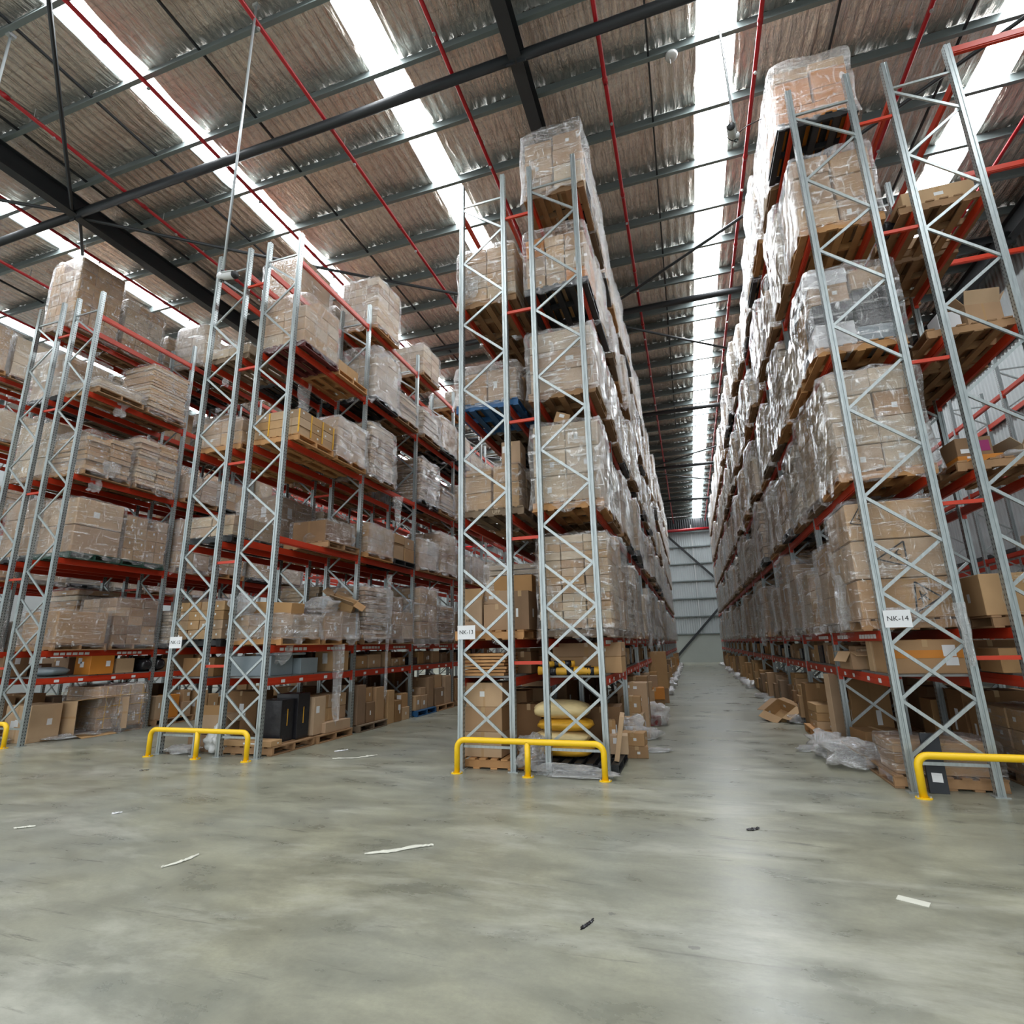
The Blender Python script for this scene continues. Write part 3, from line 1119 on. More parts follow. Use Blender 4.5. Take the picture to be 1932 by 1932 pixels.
def sp(keys, **kw):
    for k in keys if isinstance(keys, list) else [keys]:
        S[k] = kw


# rack NK-13, front loads
sp(('13', 'R', 0, 2), k='grid', n=(3, 2, 11), h=1.46, tones='pbb', film='film', pal='wood_grey', gap=0.05)
sp(('13', 'R', 0, 3), k='grid', n=(2, 2, 3), h=1.36, tones='pp', film='film_thick', pal='wood_bright')
sp(('13', 'R', 0, 4), k='grid', n=(1, 2, 3), h=1.15, tones='pb', film='film_thick', pal='wood')
sp(('13', 'R', 0, 5), k='mixed', n=(3, 2, 4), h=1.22, tones='bbpto', film='film', pal='black_plastic')
sp(('13', 'R', 0, 6), k='mixed', n=(2, 2, 3), h=1.42, tones='bbpk', film='film_thick', pal='wood')
sp(('13', 'L', 0, 5), k='grid', n=(2, 2, 4), h=1.12, tones='bp', film='film', pal='wood')
sp(('13', 'L', 0, 4), k='mixed', n=(2, 2, 1), h=0.72, tones='bp', film='film_thick', pal='blue_plastic', rag=1)
sp(('13', 'L', 0, 3), k='mixed', n=(2, 2, 2), h=0.78, tones='b', film='film', pal='wood_grey', w=(1.0, 1.0))
S[('13', 'L', 0, 6)] = None
S[('13', 'L', 0, 2)] = 'loose'
S[('13', 'L', 1, 6)] = None
# rack NK-14, front loads
sp(('14', 'L', 0, 2), k='grid', n=(1, 2, 3), h=1.58, tones='b', film='film', pal='wood', gap=0.0)
sp(('14', 'L', 0, 3), k='grid', n=(2, 2, 4), h=1.52, tones='pb', film='film_thick', pal='wood_bright')
sp(('14', 'L', 0, 4), k='mixed', n=(2, 2, 4), h=1.30, tones='kkgwb', film='film_thick', pal='wood_bright')
sp(('14', 'L', 0, 5), k='mixed', n=(2, 2, 3), h=1.34, tones='bbp', film='film', pal='wood_bright')
sp(('14', 'L', 0, 6), k='mixed', n=(2, 2, 4), h=1.22, tones='bboo', film='film_thick', pal='black_plastic')
for l in range(2, 7):
    S[('14', 'R', 0, l)] = 'loose' if l < 6 else None
    for k in (1, 2, 3):
        S[('14', 'R', k, l)] = None
        if l in (4, 5):
            sp(('14', 'R', k, l), k='flat', n=(1, 1, 3), h=0.22 + 0.1 * k, tones='b', film=None, pal='wood')
# rack NK-12
S[('12', 'R', 0, 6)] = S[('12', 'R', 1, 6)] = S[('12', 'R', 3, 6)] = None
sp(('12', 'R', 2, 6), k='grid', n=(3, 2, 6), h=1.42, tones='tp', film='film', pal='wood_bright')
sp(('12', 'R', 4, 6), k='grid', n=(2, 2, 4), h=0.95, tones='pb', film='film', pal='wood')
sp(('12', 'R', 0, 5), k='grid', n=(2, 3, 4), h=1.15, tones='bp', film='film', pal='wood_maroon')
sp(('12', 'R', 1, 5), k='grid', n=(1, 2, 1), h=0.42, tones='b', film=None, pal='wood_bright', w=(0.8, 0.9))
sp(('12', 'R', 2, 5), k='grid', n=(2, 2, 5), h=1.40, tones='p', film='film_thick', pal='black_plastic')
sp(('12', 'R', 3, 5), k='flat', n=(1, 1, 9), h=0.7, tones='p', film='film', pal='wood')
sp(('12', 'R', 4, 5), k='flat', n=(2, 1, 10), h=0.85, tones='p', film='film_thick', pal='wood')
sp(('12', 'R', 0, 4), k='grid', n=(3, 3, 3), h=0.55, tones='bt', film=None, pal='wood_bright', gap=0)
sp(('12', 'R', 1, 4), k='grid', n=(2, 2, 4), h=0.9, tones='b', film='film_thick', pal='wood_bright')
sp(('12', 'R', 2, 4), k='flat', n=(1, 1, 15), h=1.35, tones='pb', film='film_thick', pal='wood')
S[('12', 'R', 3, 4)] = None
sp(('12', 'R', 4, 4), k='flat', n=(1, 1, 17), h=1.30, tones='bd', film='film_thick', pal='black_plastic')
S[('12', 'R', 0, 3)] = None
sp(('12', 'R', 1, 3), k='grid', n=(1, 1, 1), h=0.5, tones='d', film='film', pal='wood', w=(0.9, 1.0))
sp(('12', 'R', 2, 3), k='grid', n=(3, 3, 4), h=0.7, tones='t', film='film', pal='wood_bright')
sp(('12', 'R', 3, 3), k='mixed', n=(2, 2, 2), h=0.75, tones='b', film=None, pal='black_plastic')
sp(('12', 'R', 4, 3), k='grid', n=(1, 2, 2), h=0.8, tones='b', film='film_thick', pal='wood')
sp(('12', 'R', 0, 2), k='grid', n=(3, 4, 2), h=0.42, tones='t', film='film_thick', pal='wood_bright', rag=1)
sp(('12', 'R', 1, 2), k='mixed', n=(2, 2, 1), h=0.55, tones='bt', film='film_thick', pal='wood_bright', rag=1)
sp(('12', 'R', 2, 2), k='flat', n=(1, 1, 12), h=1.18, tones='bd', film='film_thick', pal='wood')
sp(('12', 'L', 0, 2), k='grid', n=(4, 3, 4), h=0.72, tones='t', film=None, pal='black_plastic', gap=0.05)
sp(('12', 'L', 0, 3), k='grid', n=(2, 2, 2), h=0.42, tones='pb', film='film', pal='black_plastic')
sp(('12', 'L', 0, 4), k='grid', n=(2, 2, 2), h=0.55, tones='b', film='film', pal='wood_bright')
sp(('12', 'L', 0, 5), k='grid', n=(2, 2, 1), h=0.22, tones='p', film='film', pal='wood_grey')
S[('12', 'L', 0, 6)] = None
# leftmost rack
S[('11', 'R', 0, 6)] = S[('11', 'R', 1, 6)] = None
sp(('11', 'L', 0, 6), k='grid', n=(3, 3, 6), h=1.95, tones='b', film='film', pal='wood', gap=0.35)
sp(('11', 'L', 1, 6), k='grid', n=(2, 3, 6), h=1.5, tones='pb', film='film_thick', pal='wood')
sp(('11', 'R', 0, 5), k='flat', n=(1, 1, 3), h=0.25, tones='p', film='film_thick', pal='wood', rag=1)
sp(('11', 'R', 1, 5), k='flat', n=(1, 1, 17), h=1.28, tones='pb', film='film', pal='wood')
sp(('11', 'R', 0, 4), k='flat', n=(1, 2, 8), h=0.95, tones='bt', film='film', pal='wood', rag=1)
sp(('11', 'R', 1, 4), k='flat', n=(1, 2, 16), h=1.25, tones='pb', film='film', pal='wood')
sp(('11', 'R', 0, 3), k='grid', n=(2, 1, 2), h=1.28, tones='b', film='film', pal='green_plastic', gap=0)
sp(('11', 'R', 1, 3), k='grid', n=(2, 4, 4), h=1.12, tones='t', film='film', pal='green_plastic')
sp(('11', 'R', 0, 2), k='grid', n=(1, 1, 1), h=0.72, tones='b', film='film', pal='wood', gap=0)
sp(('11', 'R', 1, 2), k='grid', n=(2, 3, 5), h=1.08, tones='bd', film='film', pal='wood')


def auto_spec(key, half, k, l, rnd):
    t = rnd.random()
    fk = 'film_thick' if (key in ('13', '14')) else ('film' if rnd.random() < .55 else 'film_thick')
    pal = rnd.choice(['wood', 'wood', 'wood_grey', 'wood_bright', 'black_plastic'])
    hh = rnd.uniform(.95, 1.66) if key in ('13', '14') else rnd.uniform(.6, 1.45)
    tones = rnd.choice(['b', 'pb', 'p', 'bd', 'tb', 'pp'])
    if t < .25:
        return dict(k='flat', n=(1, 1, rnd.randint(10, 16)), h=hh, tones=tones, film=fk, pal=pal)
    if t < .6:
        return dict(k='grid', n=(2, 2, rnd.randint(3, 5)), h=hh, tones=tones, film=fk, pal=pal)
    if t < .8:
        return dict(k='mixed', n=(2, 2, 3), h=hh, tones=tones, film=fk, pal=pal)
    return dict(k='grid', n=(1, 2, 3), h=hh, tones=tones, film=fk, pal=pal)


far_mb = {}


def desc(s):
    a = {'flat': 'flat-box stack', 'grid': 'carton stack', 'mixed': 'mixed cartons'}[s['k']]
    return ('film-wrapped ' if s.get('film') else 'unwrapped ') + SKIN[s.get('tones', 'b')[0]] + ' ' + a


plan = []
for key, half, kmax, dlim in (('13', 'R', 28, 4), ('14', 'L', 28, 4), ('12', 'R', 9, 8), ('12', 'L', 5, 1), ('11', 'R', 6, 4), ('11', 'L', 6, 2), ('13', 'L', 4, 1), ('14', 'R', 4, 1), ('10', 'R', 8, 0)):
    for k in range(kmax):
        for l in range(2, 7):
            plan.append((key, half, k, l, dlim))
nload = 0
FARK = 15
SIDE = {'L': 'left', 'R': 'right'}
far = {'p': MB(), 'b': MB(), 'd': MB()}
far_film = MB()
farpal = MB()
for key, half, k, l, dlim in plan:
    seed = int(key) * 1000 + (0 if half == 'L' else 500) + k * 10 + l
    rnd = random.Random(seed * 7 + 3)
    s = S.get((key, half, k, l), 'auto')
    if s is None or s == 'loose':
        continue
    if s == 'auto':
        s = auto_spec(key, half, k, l, rnd)
        if key in ('12', '11', '10') and rnd.random() < .12:
            continue
        if key == '12' and half == 'R' and l == 6 and k > 4 and k % 2:
            continue
    x, y, z = half_x(key, half), slot_y(k), LV[l]
    if k >= FARK:
        dx = rnd.uniform(-.04, .04)
        tn = s.get('tones', 'b')[0]
        tn = tn if tn in far else 'b'
        for bx, by, bz, sx, sy, sz, t2, rz in stack_boxes(rnd, dict(s, n=(1, 2, 2), k='grid')):
            far[tn].box(x + bx + dx, y + by, z + .15 + bz + sz / 2, sx, sy, sz)
        farpal.box(x, y, z + .075, PW, PW, .15)
        fm = FILM['film_thick'][seed % 12]
        far_film.add([(x + dx + v.co.x * 1.16, y + v.co.y * 1.16, z + .15 + v.co.z * (s['h'] + .015)) for v in fm.vertices], [tuple(p.vertices) for p in fm.polygons])
        continue
    detail = 2 if k < min(dlim, 3) else (1 if k < dlim else 0)
    lab = '%s, %s shelf, %s from front, %s half of %s' % (desc(s), ORD[l], ORD[k + 1], SIDE[half], RNAME[key])
    grp = 'pallet loads on %s' % RNAME[key]
    make_load(x, y, z, s, detail, lab, grp, seed)
    nload += 1
e = tag(empty('distant_pallet_loads', (0, Y0 + BAY * 7.5, 0)), 'film-wrapped pallet loads receding to the far end of the bright aisle', 'pallet load', kind='stuff')
inv = (0, -(Y0 + BAY * 7.5), 0)
for t, mb in far.items():
    tag(obj('carton_stacks', mb.mesh('carton_stacks', TONE[t]), e, inv), kind='stuff')
tag(obj('pallets', farpal.mesh('pallets', 'wood'), e, inv), kind='stuff')
tag(obj('stretch_film', far_film.mesh('stretch_film', 'film_thick', True), e, inv), kind='stuff')
print('loads', nload, 'objects', len(bpy.data.objects))

# ------------------------------------------------------------------ loose goods
LABELS = set()


def uniq(lab):
    n = lab
    assert n not in LABELS, n
    LABELS.add(n)
    return n


def cbox(sx, sy, sz, b=0.006):
    """carton body of true size with slightly crushed edges"""
    vs = []
    for x, y, z in CB.v:
        f = lambda c, s: math.copysign(0.5 * s if abs(c) > 0.49 else 0.5 * s - min(b, s * .2), c)
        vs.append((f(x, sx), f(y, sy), f(z - 0.5, sz) + sz / 2))
    return MB().add(vs, CB.f)


def carton_thing(label, x, y, z, sx, sy, sz, mat='cardboard', rz=0.0, rx=0.0, ry=0.0, tape=True, tags=0, group='loose cartons', name='carton', cat='carton', seed=0):
    o = tag(obj(name, cbox(sx, sy, sz).mesh(name, mat, False), None, (x, y, z), (rx, ry, rz)), uniq(label), cat, group)
    if tape:
        tm = MB().box(0, 0, sz + .0015, min(.06, sx * .3), sy * .97, .003).box(0, -sy / 2 - .0015, sz - min(.09, sz * .3) / 2, min(.06, sx * .3), .003, min(.09, sz * .3))
        tm.box(0, sy / 2 + .0015, sz - min(.09, sz * .3) / 2, min(.06, sx * .3), .003, min(.09, sz * .3))
        obj('tape', tm.mesh('tape', 'tape_tan'), o)
    rnd = random.Random(seed + int(x * 100) + int(y * 77))
    for i in range(tags):
        face = i % 2
        if face == 0:
            obj('paper_label', MB().box(rnd.uniform(-.3, .3) * sx, -sy / 2 - .002, sz * rnd.uniform(.45, .75), min(.12, sx * .35), .003, min(.14, sz * .3)).mesh('paper_label', 'paper'), o)
        else:
            sg = -1 if x > 0 else 1
            obj('paper_label', MB().box(sg * (sx / 2 + .002), rnd.uniform(-.25, .25) * sy, sz * rnd.uniform(.45, .75), .003, min(.1, sy * .35), min(.13, sz * .3)).mesh('paper_label', 'paper'), o)
    return o


def open_carton(label, x, y, z, sx, sy, sz, mat='cardboard', rz=0.0, rx=0.0, ry=0.0, flaps=(0.5, 1.9, 0.7, 2.2), group='loose cartons'):
    t = 0.008
    b = MB().box(0, 0, t / 2, sx, sy, t)
    b.box(-sx / 2 + t / 2, 0, sz / 2, t, sy, sz).box(sx / 2 - t / 2, 0, sz / 2, t, sy, sz)
    b.box(0, -sy / 2 + t / 2, sz / 2, sx, t, sz).box(0, sy / 2 - t / 2, sz / 2, sx, t, sz)
    o = tag(obj('open_carton', b.mesh('open_carton', mat), None, (x, y, z), (rx, ry, rz)), uniq(label), 'carton', group)
    fl = sy * .45
    for i, a in enumerate(flaps):
        if i < 2:
            s = -1 if i == 0 else 1
            m = MB().box(0, 0, fl / 2, sx * .98, t, fl).mesh('flap', mat)
            obj('flap', m, o, (0, s * (sy / 2 - t / 2), sz), (-s * a, 0, 0))
        else:
            s = -1 if i == 2 else 1
            fl2 = sx * .4
            m = MB().box(0, 0, fl2 / 2, t, sy * .98, fl2).mesh('flap', mat)
            obj('flap', m, o, (s * (sx / 2 - t / 2), 0, sz), (0, s * a, 0))
    return o


def pallet_thing(label, x, y, z, kind, detail=2, rz=0.0):
    p = pallet(None, kind, detail, (x, y, z), rz, 'pallet')
    return tag(p, uniq(label), 'pallet', 'bare pallets')


def film_lump(label, x, y, z, sx, sy, sz, k=0, rz=0.0):
    return tag(obj('film_heap', LUMP[k % 4], None, (x, y, z), (0, 0, rz), (sx, sy, sz)), uniq(label), 'plastic film', 'loose plastic film')


def hang_rag(label, x, y, z, w_, ln, k, rz):
    return tag(obj('hanging_film', RAG[k % 5], None, (x, y, z), (0, 0, rz), (w_, .3, ln)), uniq(label), 'plastic film', 'loose plastic film')


def pillow(mat, name='sack', n=3.0, nu=28, nv=14, seed=1):
    v, f = [], []
    off = Vector((seed * 3.3, 1.2, seed))
    sg = lambda c, p: math.copysign(abs(c) ** p, c)
    for j in range(nv + 1):
        ph = PI * j / nv - PI / 2
        for i in range(nu):
            th = 2 * PI * i / nu
            cx = sg(math.cos(th), .55) * sg(math.cos(ph), .75)
            cy = sg(math.sin(th), .55) * sg(math.cos(ph), .75)
            cz = sg(math.sin(ph), .9)
            r = 1 + .07 * noise.noise(Vector((cx * 2.4, cy * 2.4, cz * 2)) + off) + .03 * noise.noise(Vector((cx * 8, cy * 8, cz * 5)) + off)
            v.append((cx * .5 * r, cy * .5 * r, cz * .5 * r + .5))
    for j in range(nv):
        for i in range(nu):
            f.append((j * nu + i, j * nu + (i + 1) % nu, (j + 1) * nu + (i + 1) % nu, (j + 1) * nu + i))
    return MB().add(v, f).mesh(name, mat, True)


SACK = pillow('sack_yellow', seed=2)
SACKC = pillow('sack_cream', seed=5)
BAGK = pillow('black_sheet', seed=8)
BAGG = pillow('grey_tarp', seed=9)
BAGW = pillow('bag_white', seed=11)

# ---- NK-13, right half, ground and first shelf
pallet_thing('black slatted pallet on the floor at the right front corner of NK-13', -1.72, 8.80, 0, 'black_plastic')
z = .15
for i, (dx, hgt, wd) in enumerate(((.02, .20, 'bottom'), (-.03, .19, 'second lowest'), (.03, .19, 'second highest'), (-.02, .27, 'topmost'))):
    s = tag(obj('sack', SACKC if i in (1, 3) else SACK, None, (-2.00 + dx, 8.72, z), (0, 0, .06 * (i - 1.5)), (.86, .6, hgt)), uniq('%s of four yellow taped sacks stacked behind the NK-13 guard' % wd), 'sack', 'yellow sacks')
    obj('tape_band', MB().tube([(-.22, math.cos(a) * .47, .5 + math.sin(a) * .5) for a in [k * PI / 8 for k in range(17)]], .02, 6).mesh('tape_band', 'sack_yellow', True), s)
    z += hgt * .93
carton_thing('flat brown carton leaning at the right post of NK-13, on black pallet', -1.20, 8.62, .16, .07, .5, .62, 'cardboard', .1, 0, .18, False, 0)
carton_thing('small brown carton on the edge of the black pallet, NK-13', -1.22, 9.06, .155, .28, .28, .27, 'cardboard', .1, tags=1)
carton_thing('brown carton on the floor right behind the black pallet of NK-13', -1.02, 9.66, 0, .36, .34, .18, 'cardboard_dark', .12, tags=0)
carton_thing('brown carton stacked on a carton beside the black pallet of NK-13', -1.05, 9.66, .182, .38, .3, .2, 'cardboard', -.1, tags=0)
carton_thing('torn brown carton standing behind the small cartons of NK-13', -1.30, 10.30, 0, .46, .4, .52, 'cardboard', .1, tags=1)
carton_thing('wide brown carton behind the yellow sacks of NK-13', -1.55, 9.75, 0, .62, .55, .78, 'cardboard_dark', .05, tags=1)
carton_thing('slim carton with white top label behind right post of NK-13', -1.36, 9.2, .155, .16, .2, .46, 'cardboard', .2, tags=1)
c = carton_thing('tall brown carton with torn white labels standing in the aisle, NK-13 side', -1.22, 11.62, 0, .58, .46, 1.03, 'cardboard', .03, tags=3)
for px, pz in ((-.08, .96), (.06, .94), (-.02, .78), (.14, .72)):
    obj('paper_scrap', MB().box(px, -.233, pz, .07, .003, .05, 0).mesh('paper_scrap', 'paper'), c)
film_lump('crumpled clear film between small cartons at the NK-13 corner', -1.2, 10.0, 0, .7, .5, .62, 1)
film_lump('clear film strip trailing on the floor by the NK-13 cartons', -.72, 10.1, 0, .5, .16, .07, 2, .2)
film_lump('long crumpled film spilling under the NK-13 guard', -1.75, 8.06, 0, 1.15, .3, .17, 3, -.06)
film_lump('clear film bunched between the middle posts of NK-13', -2.40, 8.35, 0, .5, .45, .55, 0, .3)
bag = film_lump('clear film bag of red goods on the aisle floor', -.92, 13.3, 0, .62, .5, .5, 2, .4)
tag(obj('red_goods', CARTON['red_goods'], None, (-.98, 13.25, 0), (0, 0, .3), (.3, .22, .2)), uniq('red packet inside clear film bag on the aisle floor'), 'packet')
carton_thing('orange carton on the aisle floor beside rack NK-13', -1.08, 15.8, .32, .5, .4, .3, 'orange_card', .1, tags=1)
carton_thing('brown carton beneath the orange carton at rack NK-13', -1.15, 15.85, 0, .6, .45, .315, 'cardboard_dark', .1, tags=0)
carton_thing('narrow tall brown carton in the aisle past the orange carton', -1.12, 18.2, .42, .62, .5, 1.1, 'cardboard', .05)
carton_thing('brown carton under the narrow tall one, NK-13 aisle', -1.12, 18.2, 0, .6, .5, .415, 'cardboard_dark', .05)
# first shelf
carton_thing('long brown carton on first shelf of NK-13 right half, lower one', -1.66, 9.25, 1.345, 1.15, .6, .25, 'cardboard', 0, tags=0)
carton_thing('long brown carton on first shelf of NK-13 right half, upper one', -1.64, 9.25, 1.597, 1.12, .58, .22, 'cardboard', 0, tags=0)


def wrapped_tube(label, x, y, z, ln, r, rz, k):
    pts = [(-ln / 2 + ln * i / 12, .015 * math.sin(i * 1.3 + k), 0) for i in range(13)]
    e = tag(obj('wrapped_tube', MB().tube(pts, [r * (1 + .12 * math.sin(i * 2.1 + k)) for i in range(13)], 12).mesh('wrapped_tube', 'sack_yellow', True), None, (x, y, z + r), (0, 0, rz)), uniq(label), 'wrapped tube', 'yellow wrapped tubes')
    for q in (-.33, -.05, .28):
        obj('black_band', MB().tube([(q * ln - .05, 0, 0), (q * ln + .05, 0, 0)], r * 1.14, 12).mesh('black_band', 'black_sheet', True), e)


wrapped_tube('yellow and black wrapped tube on first NK-13 shelf, front one', -1.75, 8.42, 1.345, .95, .055, .03, 0)
wrapped_tube('yellow and black wrapped tube on first NK-13 shelf, rear one', -1.85, 8.62, 1.345, 1.0, .06, .10, 1)
wrapped_tube('short yellow wrapped tube resting atop two others, first NK-13 shelf', -2.0, 8.52, 1.462, .5, .045, .5, 2)
# ---- NK-13, left half
pallet_thing('bright wooden pallet on the floor at the left front of NK-13', -3.00, 8.83, 0, 'wood_bright')
for i, wd in enumerate(('bottom', 'middle', 'top')):
    carton_thing('%s of three plain brown cartons stacked behind NK-13 guard' % wd, -3.20 + .01 * i, 8.60, .152 + i * .363, .62 - .01 * i, .55, .36, 'cardboard', .02 * i - .01, tags=0)
carton_thing('dark brown carton between stacked cartons and middle post, NK-13', -2.62, 9.12, .152, .42, .5, .72, 'cardboard_dark', .04)
carton_thing('squat brown carton behind the triple carton stack, NK-13', -3.1, 9.35, .152, .75, .4, .9, 'cardboard_dark', 0)
for i in range(7):
    tag(obj('board', MB().box(0, 0, .02, .72, .85, .036).mesh('board', 'wood_bright'), None, (-3.18 + .015 * (i % 3), 8.72 + .012 * (i % 2), 1.345 + i * .05), (0, 0, .012 * (i % 3 - 1))), uniq('%s from bottom of pale boards stacked on first shelf, NK-13' % ORD[i + 1]), 'board', 'pale boards on first shelf')
carton_thing('brown carton beside pale boards on first shelf of NK-13', -2.72, 9.2, 1.345, .3, .5, .35, 'cardboard_dark', 0)
pallet_thing('bright wooden pallet with open cartons on second shelf, NK-13', -3.07, 8.86, 1.89, 'wood_bright')
o_ = open_carton('open printed carton at the left end of second shelf, NK-13', -3.42, 8.62, 2.042, .36, .42, .50, 'cardboard', .05, flaps=(.15, .3, .55, .2))
obj('print', text_mesh('1181', .055, 'print_brown'), o_, (-.05, -.214, .17), (PI / 2, 0, 0))
carton_thing('wide brown carton in the middle of second shelf, NK-13', -2.97, 8.66, 2.042, .46, .5, .42, 'cardboard', 0, tags=0)
carton_thing('brown carton lying on top of wide carton, second NK-13 shelf', -3.0, 8.70, 2.466, .62, .4, .22, 'cardboard', .03, ry=.03, tags=0)
carton_thing('tall brown carton at the right of second shelf, NK-13 left half', -2.58, 8.72, 2.042, .3, .55, .62, 'cardboard_dark', -.03, tags=0)
carton_thing('brown carton at the rear of second shelf, NK-13 left half', -2.88, 9.2, 2.042, .7, .4, .95, 'cardboard', 0, tags=0)
film_lump('film scrap over the open carton, NK-13 second shelf', -3.25, 8.60, 2.47, .2, .26, .2, 1)
carton_thing('small tilted carton with white label on wrapped load, NK-13 third shelf', -1.82, 8.6, 5.475, .25, .25, .2, 'cardboard', .2, ry=.32, tags=1)
carton_thing('tall printed carton standing on cartons, third shelf of NK-13', -2.72, 8.72, 4.87, .34, .4, .42, 'cardboard', .05, tags=1)
# ---- NK-14
pallet_thing('wooden pallet under collapsed film-wrapped cartons at the NK-14 front', 2.80, 8.92, 0, 'wood')
for i, wd in enumerate(('lower', 'middle', 'upper')):
    carton_thing('%s long flat brown carton crushed on the floor pallet of NK-14' % wd, 2.82 - .02 * i, 8.72, .153 + i * .125, 1.08 - .02 * i, .62, .122, 'cardboard' if i != 1 else 'cardboard_dark', .02 * i, tags=0)
tag(obj('film_wrap', FILM['film'][3], None, (2.82, 8.72, .12), (0, 0, 0), (1.14, .68, .44)), uniq('clear film over crushed cartons at the NK-14 front'), 'plastic film', 'loose plastic film')
o_ = tag(obj('black_plank', MB().box(0, 0, .33, .2, .03, .66).mesh('black_plank', 'black_plank'), None, (2.62, 8.19, .0), (-.16, .06, .05)), uniq('black plank leaning on cartons behind the NK-14 guard'), 'plank')
obj('paper_label', MB().box(.0, -.017, .17, .11, .004, .1).mesh('paper_label', 'paper'), o_)
film_lump('white crumpled film heap on the floor left of NK-14, nearest', 2.06, 9.55, 0, .7, .75, .42, 0)
film_lump('white crumpled film heap on the floor left of NK-14, middle', 1.98, 10.25, 0, .6, .6, .36, 2, .8)
film_lump('white crumpled film heap on the floor left of NK-14, farthest', 2.02, 10.95, 0, .7, .5, .3, 1, 2.0)
film_lump('thin film strip on the aisle floor near NK-14', 1.72, 10.7, 0, .5, .2, .1, 3, .5)
carton_thing('flattened brown carton sheet slanting over film heaps, NK-14', 2.35, 10.1, .12, .62, .75, .02, 'cardboard', .3, .2, .35, False)
carton_thing('brown carton on the floor behind film heaps, NK-14 left half', 2.62, 10.25, 0, .6, .55, .42, 'cardboard_dark', .15)
carton_thing('tall upright cardboard sheet against the second post of NK-14', 2.31, 11.25, 0, .26, .12, 1.2, 'cardboard', .5, tape=False)
carton_thing('wide tall cardboard sheet standing inside the second bay of NK-14', 2.85, 11.35, 0, .62, .1, 1.1, 'cardboard_dark', .1, tape=False)
pallet_thing('low wooden pallet in the aisle-side second bay of NK-14', 2.6, 12.35, 0, 'wood_bright')
for i, wd in enumerate(('lowest', 'middle', 'highest')):
    carton_thing('%s of three flat brown cartons on pallet, second bay of NK-14' % wd, 2.45, 12.3, .153 + i * .15, .72, .6, .146, 'cardboard', .03 * i, tags=0)
carton_thing('dark tall carton beyond the second bay pallet of NK-14', 2.42, 13.4, 0, .5, .42, .9, 'cardboard_dark', 0)
open_carton('torn open carton lying with flaps out in the aisle', 1.85, 14.55, .02, .5, .5, .3, 'cardboard', .6, .3, -.5, (1.4, 1.9, 1.7, 2.0))
carton_thing('black board propped beside the torn carton in the aisle', 2.12, 14.3, 0, .05, .5, .5, 'black_sheet', .2, 0, .3, False)
c = carton_thing('brown carton with orange tape on first shelf, NK-14 front', 2.83, 8.66, 1.345, .88, .5, .42, 'cardboard', .03, tags=0)
obj('orange_tape', MB().box(0, -.252, .24, .8, .004, .1).box(0, 0, .422, .16, .5, .004).mesh('orange_tape', 'orange_card'), c)
obj('paper_label', MB().box(.25, -.256, .28, .14, .003, .14).box(.26, -.256, .15, .14, .003, .1).mesh('paper_label', 'paper'), c)
open_carton('open brown carton jutting over first shelf edge, NK-14', 2.42, 9.75, 1.345, .42, .5, .26, 'cardboard', .1, flaps=(1.8, 1.6, 2.6, 1.2))
carton_thing('brown carton on first shelf just behind front post, NK-14', 2.52, 9.05, 1.345, .3, .2, .42, 'cardboard', .02, tags=1)
film_lump('film scraps on the second shelf edge by the NK-14 sign', 2.42, 9.1, 1.9, .3, .6, .16, 2)
hang_rag('torn film strip hanging on the second front post of NK-14', 3.16, 8.06, 2.2, .16, .75, 2, .1)
# right half of NK-14
pallet_thing('wooden pallet on the second shelf of NK-14 right half', 4.15, 8.88, 1.89, 'wood')
c = carton_thing('large brown carton with pale printed mark on second shelf, NK-14', 3.98, 8.68, 2.042, .86, .6, .52, 'cardboard', 0, tags=0)
obj('print', text_mesh('72', .13, 'print_pale'), c, (.0, -.303, .43), (PI / 2, 0, 0))
ring = MB()
for r in (.2, .23):
    ring.tube([(math.cos(a) * r, -.302, .22 + math.sin(a) * r) for a in [k * PI / 14 for k in range(29)]], .004, 4, False)
obj('printed_ring', ring.mesh('printed_ring', 'print_pale'), c)
carton_thing('brown carton with brown panels at the far right, second NK-14 shelf', 4.62, 8.72, 2.042, .34, .6, .48, 'cardboard_dark', 0, tags=0)
carton_thing('flat brown carton on first shelf of NK-14 right half', 4.1, 8.75, 1.345, .95, .55, .3, 'cardboard', 0, tape=False)
pallet_thing('wooden pallet on the third shelf of NK-14 right half', 4.15, 8.88, 3.91, 'wood')
c = carton_thing('brown carton with magenta patch on third shelf, NK-14', 3.88, 8.72, 4.17, .42, .4, .26, 'cardboard_dark', .06, tags=0)
obj('magenta_patch', MB().box(.1, -.202, .13, .16, .004, .15).mesh('magenta_patch', 'magenta'), c)
obj('paper_label', MB().box(-.1, -.202, .07, .13, .003, .06).mesh('paper_label', 'paper'), c)
carton_thing('flat orange-brown box under the magenta-patched carton, NK-14', 3.92, 8.72, 4.062, .52, .46, .105, 'orange_card', .03, tape=False, tags=1)
open_carton('open pale carton with film on third shelf, NK-14 right half', 4.62, 8.85, 4.062, .4, .5, .22, 'cardboard_pale', .1, flaps=(.9, 1.2, .8, 1.3))
film_lump('loose film on third shelf pallet, NK-14 right half', 4.35, 8.6, 4.062, .5, .4, .14, 1)
pallet_thing('wooden pallet on the fourth shelf of NK-14 right half', 4.15, 8.88, 5.87, 'wood')
carton_thing('white carton on fourth shelf, NK-14 right half', 3.93, 8.62, 6.022, .28, .3, .3, 'white_card', .05, tape=False)
open_carton('crushed open brown carton beside white carton, NK-14 fourth shelf', 4.32, 8.68, 6.022, .45, .45, .34, 'cardboard', .12, 0, 0, (.3, .5, .6, .5))
carton_thing('brown carton behind the crushed one, NK-14 fourth shelf', 4.4, 9.2, 6.022, .6, .45, .5, 'cardboard_dark', 0)
pallet_thing('wooden pallet on the fifth shelf of NK-14 right half', 4.15, 8.88, 7.95, 'wood')
